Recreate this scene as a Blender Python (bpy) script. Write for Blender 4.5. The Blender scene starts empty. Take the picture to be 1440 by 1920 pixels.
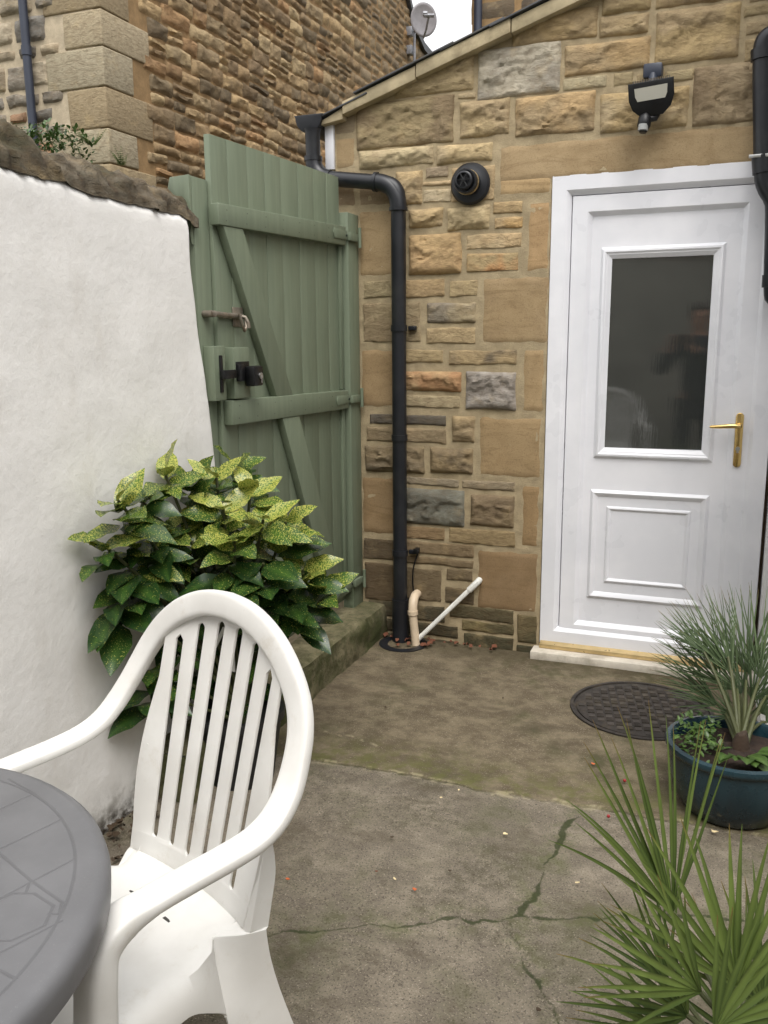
import bpy, bmesh, math, random
from mathutils import Vector, Matrix, noise, Quaternion
from math import sin, cos, pi, radians as R
random.seed(7)
S = bpy.context.scene
COL = S.collection
rnd = random.uniform

# ------------------------------------------------------------------ camera
CP = Vector((0.74983, -3.90914, 1.48058)); YAW, PIT, ROL, FPX = R(-21.50483), R(-11.31315), R(-0.50216), 1619.863
FW = Vector((sin(YAW)*cos(PIT), cos(YAW)*cos(PIT), sin(PIT)))
r_ = Vector((cos(YAW), -sin(YAW), 0)); u_ = r_.cross(FW)
RT = r_*cos(ROL)+u_*sin(ROL); UP = u_*cos(ROL)-r_*sin(ROL)
cam = bpy.data.cameras.new('camera'); co = bpy.data.objects.new('camera', cam); COL.objects.link(co)
co.matrix_world = Matrix(((RT.x, UP.x, -FW.x, CP.x), (RT.y, UP.y, -FW.y, CP.y), (RT.z, UP.z, -FW.z, CP.z), (0, 0, 0, 1)))
cam.sensor_fit = 'VERTICAL'; cam.sensor_height = 36; cam.lens = FPX/1920*36; cam.clip_end = 500; cam.clip_start = 0.02
S.camera = co

def ray(px, py): return FW+RT*((px-720)/FPX)-UP*((py-960)/FPX)
def on(px, py, ax, v):
    d = ray(px, py); return CP+d*((v-CP[ax])/d[ax])
def wx(px, py, Y=0.0): return on(px, py, 1, Y)

# ------------------------------------------------------------------ materials
def lin(c):
    return tuple(((v/255)/12.92 if v/255 <= .04045 else ((v/255+.055)/1.055)**2.4) for v in c[:3])
def L4(c, k=1.0): return tuple(v*k for v in lin(c))+(1,)

class NT:
    def __init__(s, name):
        s.m = bpy.data.materials.new(name); s.m.use_nodes = True
        s.t = s.m.node_tree; s.b = s.t.nodes['Principled BSDF']
        s.tc = s.n('ShaderNodeTexCoord'); s.co = s.tc.outputs['Object']
    def n(s, typ, **k):
        x = s.t.nodes.new(typ)
        for a, b in k.items(): setattr(x, a, b)
        return x
    def l(s, a, b): s.t.links.new(a, b)
    def put(s, sock, v):
        if isinstance(v, bpy.types.NodeSocket): s.l(v, sock)
        else: sock.default_value = v
    def mapping(s, scale=(1, 1, 1), src=None):
        m = s.n('ShaderNodeMapping'); s.l(src or s.co, m.inputs['Vector']); m.inputs['Scale'].default_value = scale
        return m.outputs[0]
    def noise(s, scale, detail=4, rough=.55, vec=None, dist=0, out='Fac'):
        x = s.n('ShaderNodeTexNoise'); s.l(vec or s.co, x.inputs['Vector'])
        x.inputs['Scale'].default_value = scale; x.inputs['Detail'].default_value = detail
        x.inputs['Roughness'].default_value = rough; x.inputs['Distortion'].default_value = dist
        return x.outputs[out]
    def voro(s, scale, vec=None, feature='F1', out='Distance'):
        x = s.n('ShaderNodeTexVoronoi', feature=feature); s.l(vec or s.co, x.inputs['Vector']); x.inputs['Scale'].default_value = scale
        return x.outputs[out]
    def rng(s, v, a, b, c=0.0, d=1.0):
        x = s.n('ShaderNodeMapRange'); x.interpolation_type = 'SMOOTHSTEP'
        s.put(x.inputs['Value'], v)
        for i, q in zip(('From Min', 'From Max', 'To Min', 'To Max'), (a, b, c, d)): x.inputs[i].default_value = q
        return x.outputs[0]
    def mth(s, op, a, b=0.0, clamp=False):
        x = s.n('ShaderNodeMath', operation=op); x.use_clamp = clamp
        s.put(x.inputs[0], a); s.put(x.inputs[1], b); return x.outputs[0]
    def mix(s, f, a, b, mode='MIX'):
        x = s.n('ShaderNodeMix', data_type='RGBA', blend_type=mode)
        s.put(x.inputs[0], f); s.put(x.inputs[6], a); s.put(x.inputs[7], b); return x.outputs[2]
    def attr(s, name='Col', out='Color'):
        x = s.n('ShaderNodeAttribute'); x.attribute_name = name; return x.outputs[out]
    def seg(s, vec, a, b):
        a = Vector(a+(0,)); b = Vector(b+(0,)); d = b-a; L2 = max(d.dot(d), 1e-9)
        s1 = s.n('ShaderNodeVectorMath', operation='SUBTRACT'); s.l(vec, s1.inputs[0]); s1.inputs[1].default_value = a
        s2 = s.n('ShaderNodeVectorMath', operation='DOT_PRODUCT'); s.l(s1.outputs[0], s2.inputs[0]); s2.inputs[1].default_value = d/L2
        h = s.mth('ADD', s2.outputs['Value'], 0, clamp=True)
        s3 = s.n('ShaderNodeVectorMath', operation='SCALE'); s3.inputs[0].default_value = d; s.l(h, s3.inputs['Scale'])
        s4 = s.n('ShaderNodeVectorMath', operation='DISTANCE'); s.l(s1.outputs[0], s4.inputs[0]); s.l(s3.outputs[0], s4.inputs[1])
        return s4.outputs['Value']
    def poly(s, vec, pts):
        d = None
        for a, b in zip(pts, pts[1:]):
            q = s.seg(vec, a, b); d = q if d is None else s.mth('MINIMUM', d, q)
        return d
    def flat(s, vec=None):
        m = s.n('ShaderNodeVectorMath', operation='MULTIPLY'); s.l(vec or s.co, m.inputs[0]); m.inputs[1].default_value = (1, 1, 0); return m.outputs[0]
    def bump(s, h, strength=.5, dist=.01, nrm=None):
        x = s.n('ShaderNodeBump'); x.inputs['Strength'].default_value = strength; x.inputs['Distance'].default_value = dist
        s.put(x.inputs['Height'], h)
        if nrm: s.l(nrm, x.inputs['Normal'])
        return x.outputs[0]
    def done(s, color, rough=.6, nrm=None, metal=0, spec=.5, **k):
        s.put(s.b.inputs['Base Color'], color); s.put(s.b.inputs['Roughness'], rough)
        s.b.inputs['Metallic'].default_value = metal; s.b.inputs['Specular IOR Level'].default_value = spec
        if nrm: s.l(nrm, s.b.inputs['Normal'])
        for a, b in k.items(): s.b.inputs[a.replace('_', ' ')].default_value = b
        return s.m

def simple(name, c, rough=.5, metal=0, var=.15, vs=12, bump=0, bs=60, spec=.5, dirt=None, dirt_amt=.4, **k):
    n = NT(name); f = n.rng(n.noise(vs, 5), .3, .7)
    c0 = L4(c, 1-var); c1 = tuple(min(1, v) for v in L4(c, 1+var*.7))
    col = n.mix(f, c0, c1)
    if dirt: col = n.mix(n.rng(n.noise(vs*.6, 8, .7), .5, .72, 0, dirt_amt), col, L4(dirt))
    nr = n.bump(n.noise(bs, 5, .6), bump, .004) if bump else None
    rr = n.rng(n.noise(vs*1.7, 4), .3, .7, max(0, rough-.07), min(1, rough+.07))
    return n.done(col, rr, nr, metal, spec, **k)

def stone_mat(name, fine=1.0):
    n = NT(name); c = n.attr()
    v = n.mapping((1, 1, 2.2))
    f = n.noise(26, 8, .65, v)
    col = n.mix(n.rng(f, .35, .7, 0, .4), c, L4((96, 78, 56)), 'MIX')
    col = n.mix(n.rng(n.noise(9, 5, .6), .52, .75, 0, .28), col, L4((196, 172, 128)))
    col = n.mix(n.rng(n.noise(55*fine, 6, .75), .56, .74, 0, .35), col, L4((48, 42, 34)))
    led = n.rng(n.noise(14*fine, 7, .62, v, 1.5), .47, .53)
    h = n.mth('ADD', n.mth('MULTIPLY', n.noise(70*fine, 9, .75, v), 1.0), n.mth('MULTIPLY', n.noise(260*fine, 3, .6), .45))
    h = n.mth('ADD', h, n.mth('MULTIPLY', led, .35))
    return n.done(col, n.rng(f, .3, .7, .82, .95), n.bump(h, .7, .008), spec=.25)

def dressed_mat():
    n = NT('dressed_sandstone'); c = n.attr()
    v = n.mapping((1.2, 1, 1.6))
    w = n.noise(5, 6, .6, v, 1.2)
    col = n.mix(n.rng(w, .35, .68, 0, .3), c, L4((118, 94, 62)))
    col = n.mix(n.rng(n.noise(150, 3, .6), .5, .75, 0, .3), col, L4((80, 66, 46)))
    bd = n.noise(3.2, 8, .7, n.mapping((1.0, 1, 4.5)), 1.6)
    col = n.mix(n.rng(bd, .50, .66, 0, .30), col, L4((104, 82, 54)))
    col = n.mix(n.rng(n.noise(28, 8, .8), .60, .70, 0, .4), col, L4((190, 166, 124)))
    return n.done(col, .88, n.bump(n.mth('ADD', n.noise(220, 4, .6), n.mth('MULTIPLY', n.noise(24, 7, .7), 1.2)), .4, .004), spec=.25)

def mortar_mat(name, c):
    n = NT(name)
    col = n.mix(n.rng(n.noise(14, 6, .65), .35, .7), L4(c, .82), L4(c, 1.1))
    col = n.mix(n.rng(n.noise(120, 4, .7), .55, .75, 0, .4), col, L4((90, 78, 60)))
    return n.done(col, .93, n.bump(n.noise(160, 6, .7), .6, .006), spec=.2)

M = {}
M['stone'] = stone_mat('rock_faced_sandstone'); M['dressed'] = dressed_mat()
M['mortar'] = mortar_mat('lime_mortar', (170, 154, 124)); M['mortar_dark'] = mortar_mat('earthy_mortar', (148, 122, 88)); M['mortar_pale'] = mortar_mat('pale_mortar', (186, 172, 148))
M['rubble'] = stone_mat('rubble_stone', .6)
M['pvc_black'] = simple('black_plastic', (27, 29, 34), .38, var=.25, vs=5, dirt=(70, 70, 66), dirt_amt=.25, bump=.06, bs=90)
M['pvc_grey'] = simple('slate_blue_plastic', (46, 52, 66), .4, vs=6)
M['pvc_waste'] = simple('cream_plastic', (205, 186, 160), .42, vs=10, dirt=(120, 98, 70), dirt_amt=.5)
M['pvc_white'] = simple('white_pipe_plastic', (220, 220, 214), .4, vs=10, dirt=(150, 140, 120), dirt_amt=.3)
M['brass'] = simple('polished_brass', (232, 200, 132), .2, 1, .08, 20)
M['brass_dull'] = simple('gold_aluminium', (206, 182, 134), .34, .6, .12, 20)
M['galv'] = simple('galvanised_steel', (142, 134, 122), .5, .7, .25, 40, dirt=(118, 90, 66), dirt_amt=.5, bump=.2)
M['black_metal'] = simple('black_iron', (16, 17, 19), .42, .2, .2, 20)
M['steel'] = simple('steel', (190, 190, 188), .35, .9, .1, 20)
M['dark_green'] = simple('dark_green', (40, 62, 30), .6)

def upvc():
    n = NT('white_upvc')
    col = n.mix(n.rng(n.noise(3, 5), .35, .7), L4((224, 225, 230)), L4((237, 237, 241)))
    col = n.mix(n.rng(n.noise(40, 8, .75), .62, .78, 0, .25), col, L4((178, 170, 156)))
    return n.done(col, n.rng(n.noise(6, 3), .3, .7, .26, .38), n.bump(n.noise(9, 2), .04, .004), spec=.45)
M['upvc'] = upvc()

def white_wall():
    n = NT('white_masonry_paint')
    col = n.mix(n.rng(n.noise(1.6, 6, .6), .35, .7), L4((228, 226, 222)), L4((240, 238, 235)))
    v = n.mapping((1, 1, .35))
    col = n.mix(n.rng(n.noise(5, 7, .65, v), .5, .8, 0, .35), col, L4((196, 188, 176)))
    sep = n.n('ShaderNodeSeparateXYZ'); n.l(n.co, sep.inputs[0])
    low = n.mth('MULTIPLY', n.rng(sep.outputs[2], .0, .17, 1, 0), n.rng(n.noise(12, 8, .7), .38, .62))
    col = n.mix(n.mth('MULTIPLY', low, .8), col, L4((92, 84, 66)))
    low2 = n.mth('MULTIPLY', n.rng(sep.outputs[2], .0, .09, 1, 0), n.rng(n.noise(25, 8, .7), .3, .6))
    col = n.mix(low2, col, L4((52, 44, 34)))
    col = n.mix(n.rng(n.noise(60, 6, .8), .68, .74, 0, .5), col, L4((150, 140, 124)))
    h = n.mth('ADD', n.noise(38, 4, .5), n.mth('MULTIPLY', n.noise(190, 3, .6), .35))
    return n.done(col, .85, n.bump(h, .28, .006), spec=.25)
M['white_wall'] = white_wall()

def paint_green():
    n = NT('sage_green_paint'); v = n.mapping((8, 8, .6))
    col = n.mix(n.rng(n.noise(6, 6, .6, v), .3, .7), L4((108, 118, 99)), L4((117, 127, 107)))
    col = n.mix(n.rng(n.noise(4, 6, .7), .5, .8, 0, .3), col, L4((92, 104, 80)))
    col = n.mix(n.rng(n.noise(30, 8, .75, n.mapping((1, 1, .12))), .55, .75, 0, .35), col, L4((86, 98, 78)))
    col = n.mix(n.rng(n.noise(38, 6, .8), .69, .73, 0, .6), col, L4((70, 70, 52)))
    sz = n.n('ShaderNodeSeparateXYZ'); n.l(n.co, sz.inputs[0]); col = n.mix(n.mth('MULTIPLY', n.rng(sz.outputs[2], .55, .15), n.rng(n.noise(9, 7, .7), .35, .65, 0, .7)), col, L4((62, 74, 48)))
    return n.done(col, .5, n.bump(n.noise(20, 6, .6, n.mapping((6, 6, .5))), .035, .003), spec=.4)
M['green'] = paint_green()
M['nail'] = simple('painted_nail', (66, 76, 60), .6)
M['teal'] = simple('pale_sage_paint', (122, 156, 134), .5, vs=8, var=.08)

def glass():
    n = NT('dark_reeded_glass')
    v = n.mapping((1, 1, .07)); h = n.noise(110, 4, .6, v)
    sc = n.mth('MULTIPLY', h, n.rng(n.noise(6, 2), .3, .7, .5, 1.0))
    return n.done((.036, .039, .036, 1), .03, n.bump(sc, .11, .0010), spec=.5, IOR=2.3)
M['glass'] = glass()

def plastic_white():
    n = NT('white_moulded_plastic')
    col = n.mix(n.rng(n.noise(5, 5), .35, .7), L4((213, 211, 206)), L4((226, 225, 221)))
    col = n.mix(n.rng(n.noise(11, 9, .78), .54, .72, 0, .32), col, L4((182, 172, 152)))
    col = n.mix(n.rng(n.noise(60, 6, .8, n.mapping((1, 1, .3))), .66, .71, 0, .4), col, L4((150, 142, 122)))
    crease_geo = n.n('ShaderNodeNewGeometry'); col = n.mix(n.mth('MULTIPLY', n.rng(crease_geo.outputs['Pointiness'], .498, .44), n.rng(n.noise(22, 6, .7), .4, .6, 0, .55)), col, L4((150, 142, 118)))  # patchy grime tint in the creases
    return n.done(col, n.rng(n.noise(26, 8, .75), .35, .7, .30, .52), n.bump(n.noise(420, 2, .5), .08, .001), spec=.45)
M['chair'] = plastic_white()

CRK = dict(
 c1=[(-.34, -2.24), (-0.25, -2.216), (-0.193, -2.179), (-0.105, -2.146), (-0.011, -2.08), (0.051, -2.065), (0.116, -2.022), (0.188, -1.974), (0.236, -1.981), (0.292, -1.945), (0.355, -1.911), (0.416, -1.898), (0.552, -1.841), (0.705, -1.778), (1.0, -1.70)],
 c2=[(0.346, -1.914), (0.342, -1.884), (0.358, -1.801), (0.359, -1.669), (0.372, -1.587), (0.37, -1.448), (0.41, -1.373)],
 c3=[(0.317, -1.945), (0.334, -1.989), (0.377, -2.058), (0.398, -2.113), (0.44, -2.147), (0.478, -2.197), (0.511, -2.26), (.56, -2.5)])
def ground_mat():
    n = NT('old_concrete'); p = n.flat()
    at = n.n('ShaderNodeAttribute'); at.attribute_name = 'Dst'; sd = n.n('ShaderNodeSeparateColor'); n.l(at.outputs['Color'], sd.inputs[0])
    sep = n.n('ShaderNodeSeparateXYZ'); n.l(n.co, sep.inputs[0])
    f1 = n.noise(2.6, 7, .62); f2 = n.noise(11, 8, .68)
    base = n.mix(n.rng(f2, .35, .68), L4((106, 98, 86)), L4((134, 125, 110)))
    # far slab (beyond the joint) is smoother and browner
    far = at.outputs['Alpha']
    blot = n.mth('MULTIPLY', n.rng(n.noise(2.2, 6, .6), .46, .60), n.rng(n.noise(24, 6, .72), .42, .60))
    base = n.mix(n.mth('MULTIPLY', blot, .6), base, L4((78, 74, 57)))
    fb = n.mix(n.rng(n.noise(8, 8, .72, n.mapping((1, 1.25, 1))), .36, .66), L4((88, 78, 62)), L4((120, 109, 89)))
    base = n.mix(far, base, fb)
    # aggregate specks of the near slab
    sp = n.voro(210); spk = n.rng(n.noise(170, 3, .7), .52, .66)
    base = n.mix(n.mth('MULTIPLY', n.mth('MULTIPLY', spk, n.mth('SUBTRACT', 1.0, far)), .75), base, L4((56, 50, 43)))
    base = n.mix(n.mth('MULTIPLY', n.rng(n.noise(240, 2, .5), .6, .72), .6), base, L4((176, 166, 148)))
    # green algae patches
    alg = n.mth('MULTIPLY', n.rng(f1, .46, .68), n.rng(f2, .36, .62))
    base = n.mix(n.mth('MULTIPLY', alg, .75), base, L4((66, 68, 42)))
    dk = n.rng(n.noise(3.2, 8, .7, n.mapping((1, 1.5, 1))), .5, .66)
    base = n.mix(n.mth('MULTIPLY', dk, .55), base, L4((72, 64, 50)))
    jn = sd.outputs[1]
    band = n.mth('MULTIPLY', n.rng(jn, .0, .30, 1, 0), n.rng(n.noise(15, 7, .7), .40, .62))
    base = n.mix(n.mth('MULTIPLY', n.mth('MULTIPLY', band, far), .8), base, L4((92, 92, 52)))
    # darker brown edge along the foot of the house wall
    foot_edge = n.mth('MULTIPLY', n.rng(n.mth('ADD', sep.outputs[1], n.mth('MULTIPLY', f2, .25)), -.12, .06), .6)
    base = n.mix(foot_edge, base, L4((70, 63, 45)))
    jl = n.mth('MULTIPLY', n.rng(jn, .001, .006, 1, 0), n.rng(n.noise(5, 5, .6), .36, .6))
    base = n.mix(n.mth('MULTIPLY', n.mth('MULTIPLY', n.rng(sd.outputs[2], .0, .012, 1, 0), n.rng(n.noise(22, 6, .7), .45, .6)), .6), base, L4((166, 156, 128)))
    jl2 = n.mth('MULTIPLY', n.rng(jn, .008, .022, 1, 0), n.rng(n.noise(9, 5, .7), .48, .6))
    base = n.mix(n.mth('MULTIPLY', jl2, .5), base, L4((168, 158, 128)))
    base = n.mix(n.mth('MULTIPLY', jl, .7), base, L4((48, 46, 28)))
    d = sd.outputs[0]
    wid = n.rng(n.noise(7, 5, .65), .36, .66, -.003, .010)
    ck = n.mth('MAXIMUM', n.rng(n.mth('SUBTRACT', d, wid), -.002, .005, .9, 0), n.rng(d, .0008, .0035, .7, 0))
    halo = n.mth('MULTIPLY', n.rng(d, .0, .085, 1, 0), n.rng(n.noise(9, 7, .75), .44, .62))
    base = n.mix(n.mth('MULTIPLY', halo, .55), base, L4((82, 88, 50)))
    base = n.mix(n.mth('MULTIPLY', ck, .92), base, L4((44, 52, 24)))
    h = n.mth('ADD', n.mth('MULTIPLY', n.noise(6, 6, .6), .8), n.mth('MULTIPLY', n.noise(210, 4, .75), .34))
    h = n.mth('SUBTRACT', h, n.mth('MULTIPLY', n.mth('MAXIMUM', ck, jl), .5))
    return n.done(base, n.rng(f2, .3, .7, .78, .93), n.bump(h, .55, .012), spec=.25)
M['ground'] = ground_mat()

# ------------------------------------------------------------------ object helpers
def link(o, parent=None):
    COL.objects.link(o)
    if parent: o.parent = parent
    return o
def tag(o, label=None, cat=None, group=None, kind=None):
    if label: o['label'] = label
    if cat: o['category'] = cat
    if group: o['group'] = group
    if kind: o['kind'] = kind
    return o
def empty(name, loc, label, cat, group=None, rz=0):
    o = bpy.data.objects.new(name, None); o.empty_display_size = .1; o.location = loc; o.rotation_euler = (0, 0, rz); link(o)
    return tag(o, label, cat, group)
def obj(name, bm, mat, parent=None, smooth=True, recalc=True, ang=40):
    if recalc: bmesh.ops.recalc_face_normals(bm, faces=bm.faces[:])
    me = bpy.data.meshes.new(name); bm.to_mesh(me); bm.free()
    for m in (mat if isinstance(mat, (list, tuple)) else [mat]): me.materials.append(m)
    if smooth:
        me.polygons.foreach_set('use_smooth', [True]*len(me.polygons))
        if ang: me.set_sharp_from_angle(angle=R(ang))
    o = bpy.data.objects.new(name, me); link(o)
    if parent:
        o.parent = parent
        if not parent.parent and not parent.get('localspace'):
            o.matrix_parent_inverse = Matrix.LocRotScale(parent.location, parent.rotation_euler, None).inverted()
    return o
def NB(): return bmesh.new()
def box(bm, lo, hi, bev=0, mi=0, M4=None):
    vs = [bm.verts.new((x, y, z)) for x in (lo[0], hi[0]) for y in (lo[1], hi[1]) for z in (lo[2], hi[2])]
    fs = [bm.faces.new([vs[i] for i in q]) for q in ((0, 1, 3, 2), (4, 6, 7, 5), (0, 4, 5, 1), (2, 3, 7, 6), (0, 2, 6, 4), (1, 5, 7, 3))]
    for f in fs: f.material_index = mi
    if bev:
        bmesh.ops.recalc_face_normals(bm, faces=fs)
        es = list({e for f in fs for e in f.edges})
        r = bmesh.ops.bevel(bm, geom=es, offset=bev, segments=2, profile=.5, affect='EDGES')
        vs = list({v for f in r['faces'] for v in f.verts}|{v for v in vs if v.is_valid})
    if M4:
        for v in vs: v.co = M4 @ v.co
    return vs
def prism(bm, pts, axis, a, b, bev=0):
    """polygon pts in the plane normal to axis, extruded from a to b"""
    def P(p, t):
        return {0: (t, p[0], p[1]), 1: (p[0], t, p[1]), 2: (p[0], p[1], t)}[axis]
    A = [bm.verts.new(P(p, a)) for p in pts]; B = [bm.verts.new(P(p, b)) for p in pts]
    fs = [bm.faces.new(A), bm.faces.new(B[::-1])]
    for i in range(len(pts)):
        j = (i+1) % len(pts); fs.append(bm.faces.new([A[i], A[j], B[j], B[i]]))
    if bev:
        bmesh.ops.recalc_face_normals(bm, faces=fs)
        bmesh.ops.bevel(bm, geom=list({e for f in fs for e in f.edges}), offset=bev, segments=2, profile=.5, affect='EDGES')
def tube(bm, pts, rad, n=16, cap=True, flat=None):
    pts = [Vector(p) for p in pts]; rs = rad if isinstance(rad, (list, tuple)) else [rad]*len(pts)
    rings = []; up = None
    for i, p in enumerate(pts):
        t = (pts[min(i+1, len(pts)-1)]-pts[max(i-1, 0)]).normalized()
        if up is None: up = t.orthogonal().normalized()
        up = (up-t*up.dot(t)).normalized(); s = t.cross(up)
        rings.append([bm.verts.new(p+(up*cos(2*pi*k/n)+s*sin(2*pi*k/n))*rs[i]) for k in range(n)])
    for a, b in zip(rings, rings[1:]):
        for k in range(n): bm.faces.new([a[k], a[(k+1) % n], b[(k+1) % n], b[k]])
    if cap: bm.faces.new(rings[0][::-1]); bm.faces.new(rings[-1])
    return rings
def arc(p0, p1, p2, k=8):
    p0, p1, p2 = map(Vector, (p0, p1, p2))
    return [(p0*(1-t)**2+p1*2*t*(1-t)+p2*t*t) for t in [i/k for i in range(k+1)]]
def lathe(bm, prof, c, n=32, axis='Z', close=False):
    rings = []
    for r, h in prof:
        ring = []
        for k in range(n):
            a = 2*pi*k/n
            p = {'Z': (r*cos(a), r*sin(a), h), 'Y': (r*cos(a), h, r*sin(a))}[axis]
            ring.append(bm.verts.new(Vector(c)+Vector(p)))
        rings.append(ring)
    for a, b in zip(rings, rings[1:]):
        for k in range(n): bm.faces.new([a[k], a[(k+1) % n], b[(k+1) % n], b[k]])
    bm.faces.new(rings[0]); bm.faces.new(rings[-1][::-1])
def catmull(P, k=6):
    P = [Vector(p) for p in P]; out = []
    for i in range(len(P)-1):
        a = P[max(i-1, 0)]; b = P[i]; c = P[i+1]; d = P[min(i+2, len(P)-1)]
        for j in range(k):
            t = j/k
            out.append(.5*((2*b)+(c-a)*t+(2*a-5*b+4*c-d)*t*t+(3*b-a-3*c+d)*t**3))
    out.append(P[-1]); return out
def sst(a, b, x):
    t = max(0, min(1, (x-a)/(b-a))); return t*t*(3-2*t)
def N3(x, y, z): return noise.noise(Vector((x, y, z)))
def fbm(x, y, z, o=4): return noise.fractal(Vector((x, y, z)), 1.0, 2.0, o)

# ------------------------------------------------------------------ stones
STK = 1.28
def desat(c, k=.20):
    m = sum(c)/3; return tuple(v*(1-k)+m*k for v in c)
def stone(bm, cl, frame, x0, x1, z0, z1, kind, color, res=.012, seed=0, depth=.03, wav=.004, clip=None, color2=None, ew0=None):
    """frame(u, w, h) -> point: u along the wall, w up, h out of the wall."""
    so = seed*7.31
    c = Vector(desat(lin(color)))*STK; c2 = Vector(desat(lin(color2), .22))*STK if color2 else c*.93
    x0 -= .0035; x1 += .0035; z0 -= .003; z1 += .003
    W, H = x1-x0, z1-z0
    nx = max(3, int(W/res)+1); nz = max(3, int(H/res)+1)
    g = []
    for i in range(nx+1):
        row = []
        for j in range(nz+1):
            u = x0+W*i/nx; w = z0+H*j/nz
            d = min(u-x0, x1-u, w-z0, z1-w)
            dx = min(u-x0, x1-u); dz = min(w-z0, z1-w)
            if kind == 'smooth':
                h = .004*sst(0, .004, d)+.001*fbm(u*12, w*12, so); uu, ww = u, w
                if i in (0, nx) or j in (0, nz): h = -.006
            else:
                ew = ew0 or (.022 if kind == 'rock' else .012)
                rr = min(1.0, math.hypot(min(dx/ew, 1), min(dz/ew, 1))/1.414) if (dx < ew and dz < ew) else min(dx, dz)/ew
                h = depth*.5*sst(0, 1, min(1, rr))**.7
                if kind == 'rock':
                    f = fbm(u*6+so, w*11, so, 5); f2 = fbm(u*4.5-so, w*8+so, 3.3, 5)
                    cl1 = sst(.0, .035, f+(w-(z0+H*.45))*2.2/H*.35)
                    h += min(1, d/.03)*(.40*depth*cl1+.30*depth*sst(.04, .08, f2)+.16*depth*fbm(u*16, w*30, so, 5))
                    h += .0015*abs(fbm(u*40, w*50, so, 3))
                else:
                    h += .12*depth*fbm(u*20, w*28, so, 4)
                if i in (0, nx) or j in (0, nz): h = -.010
                uu = u+wav*N3(u*9, w*9, so); ww = w+wav*N3(u*8, w*10, so+5)
            if clip: ww = min(ww, clip(uu))
            v = bm.verts.new(frame(uu, ww, h))
            k = .85*sst(-.3, .4, N3(u*7+so, w*10, so+2)+.35*N3(u*25, w*30, so))
            cc = c.lerp(c2, k)*(1+.10*N3(u*14, w*18, so+9))
            v[cl] = (cc.x, cc.y, cc.z, 1); row.append(v)
        g.append(row)
    for i in range(nx):
        for j in range(nz):
            bm.faces.new([g[i][j], g[i+1][j], g[i+1][j+1], g[i][j+1]])
def colbm():
    bm = NB(); return bm, bm.verts.layers.float_color.new('Col')
def vline(x): return 2.785+.312*x          # underside of the verge, on the house wall

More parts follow.
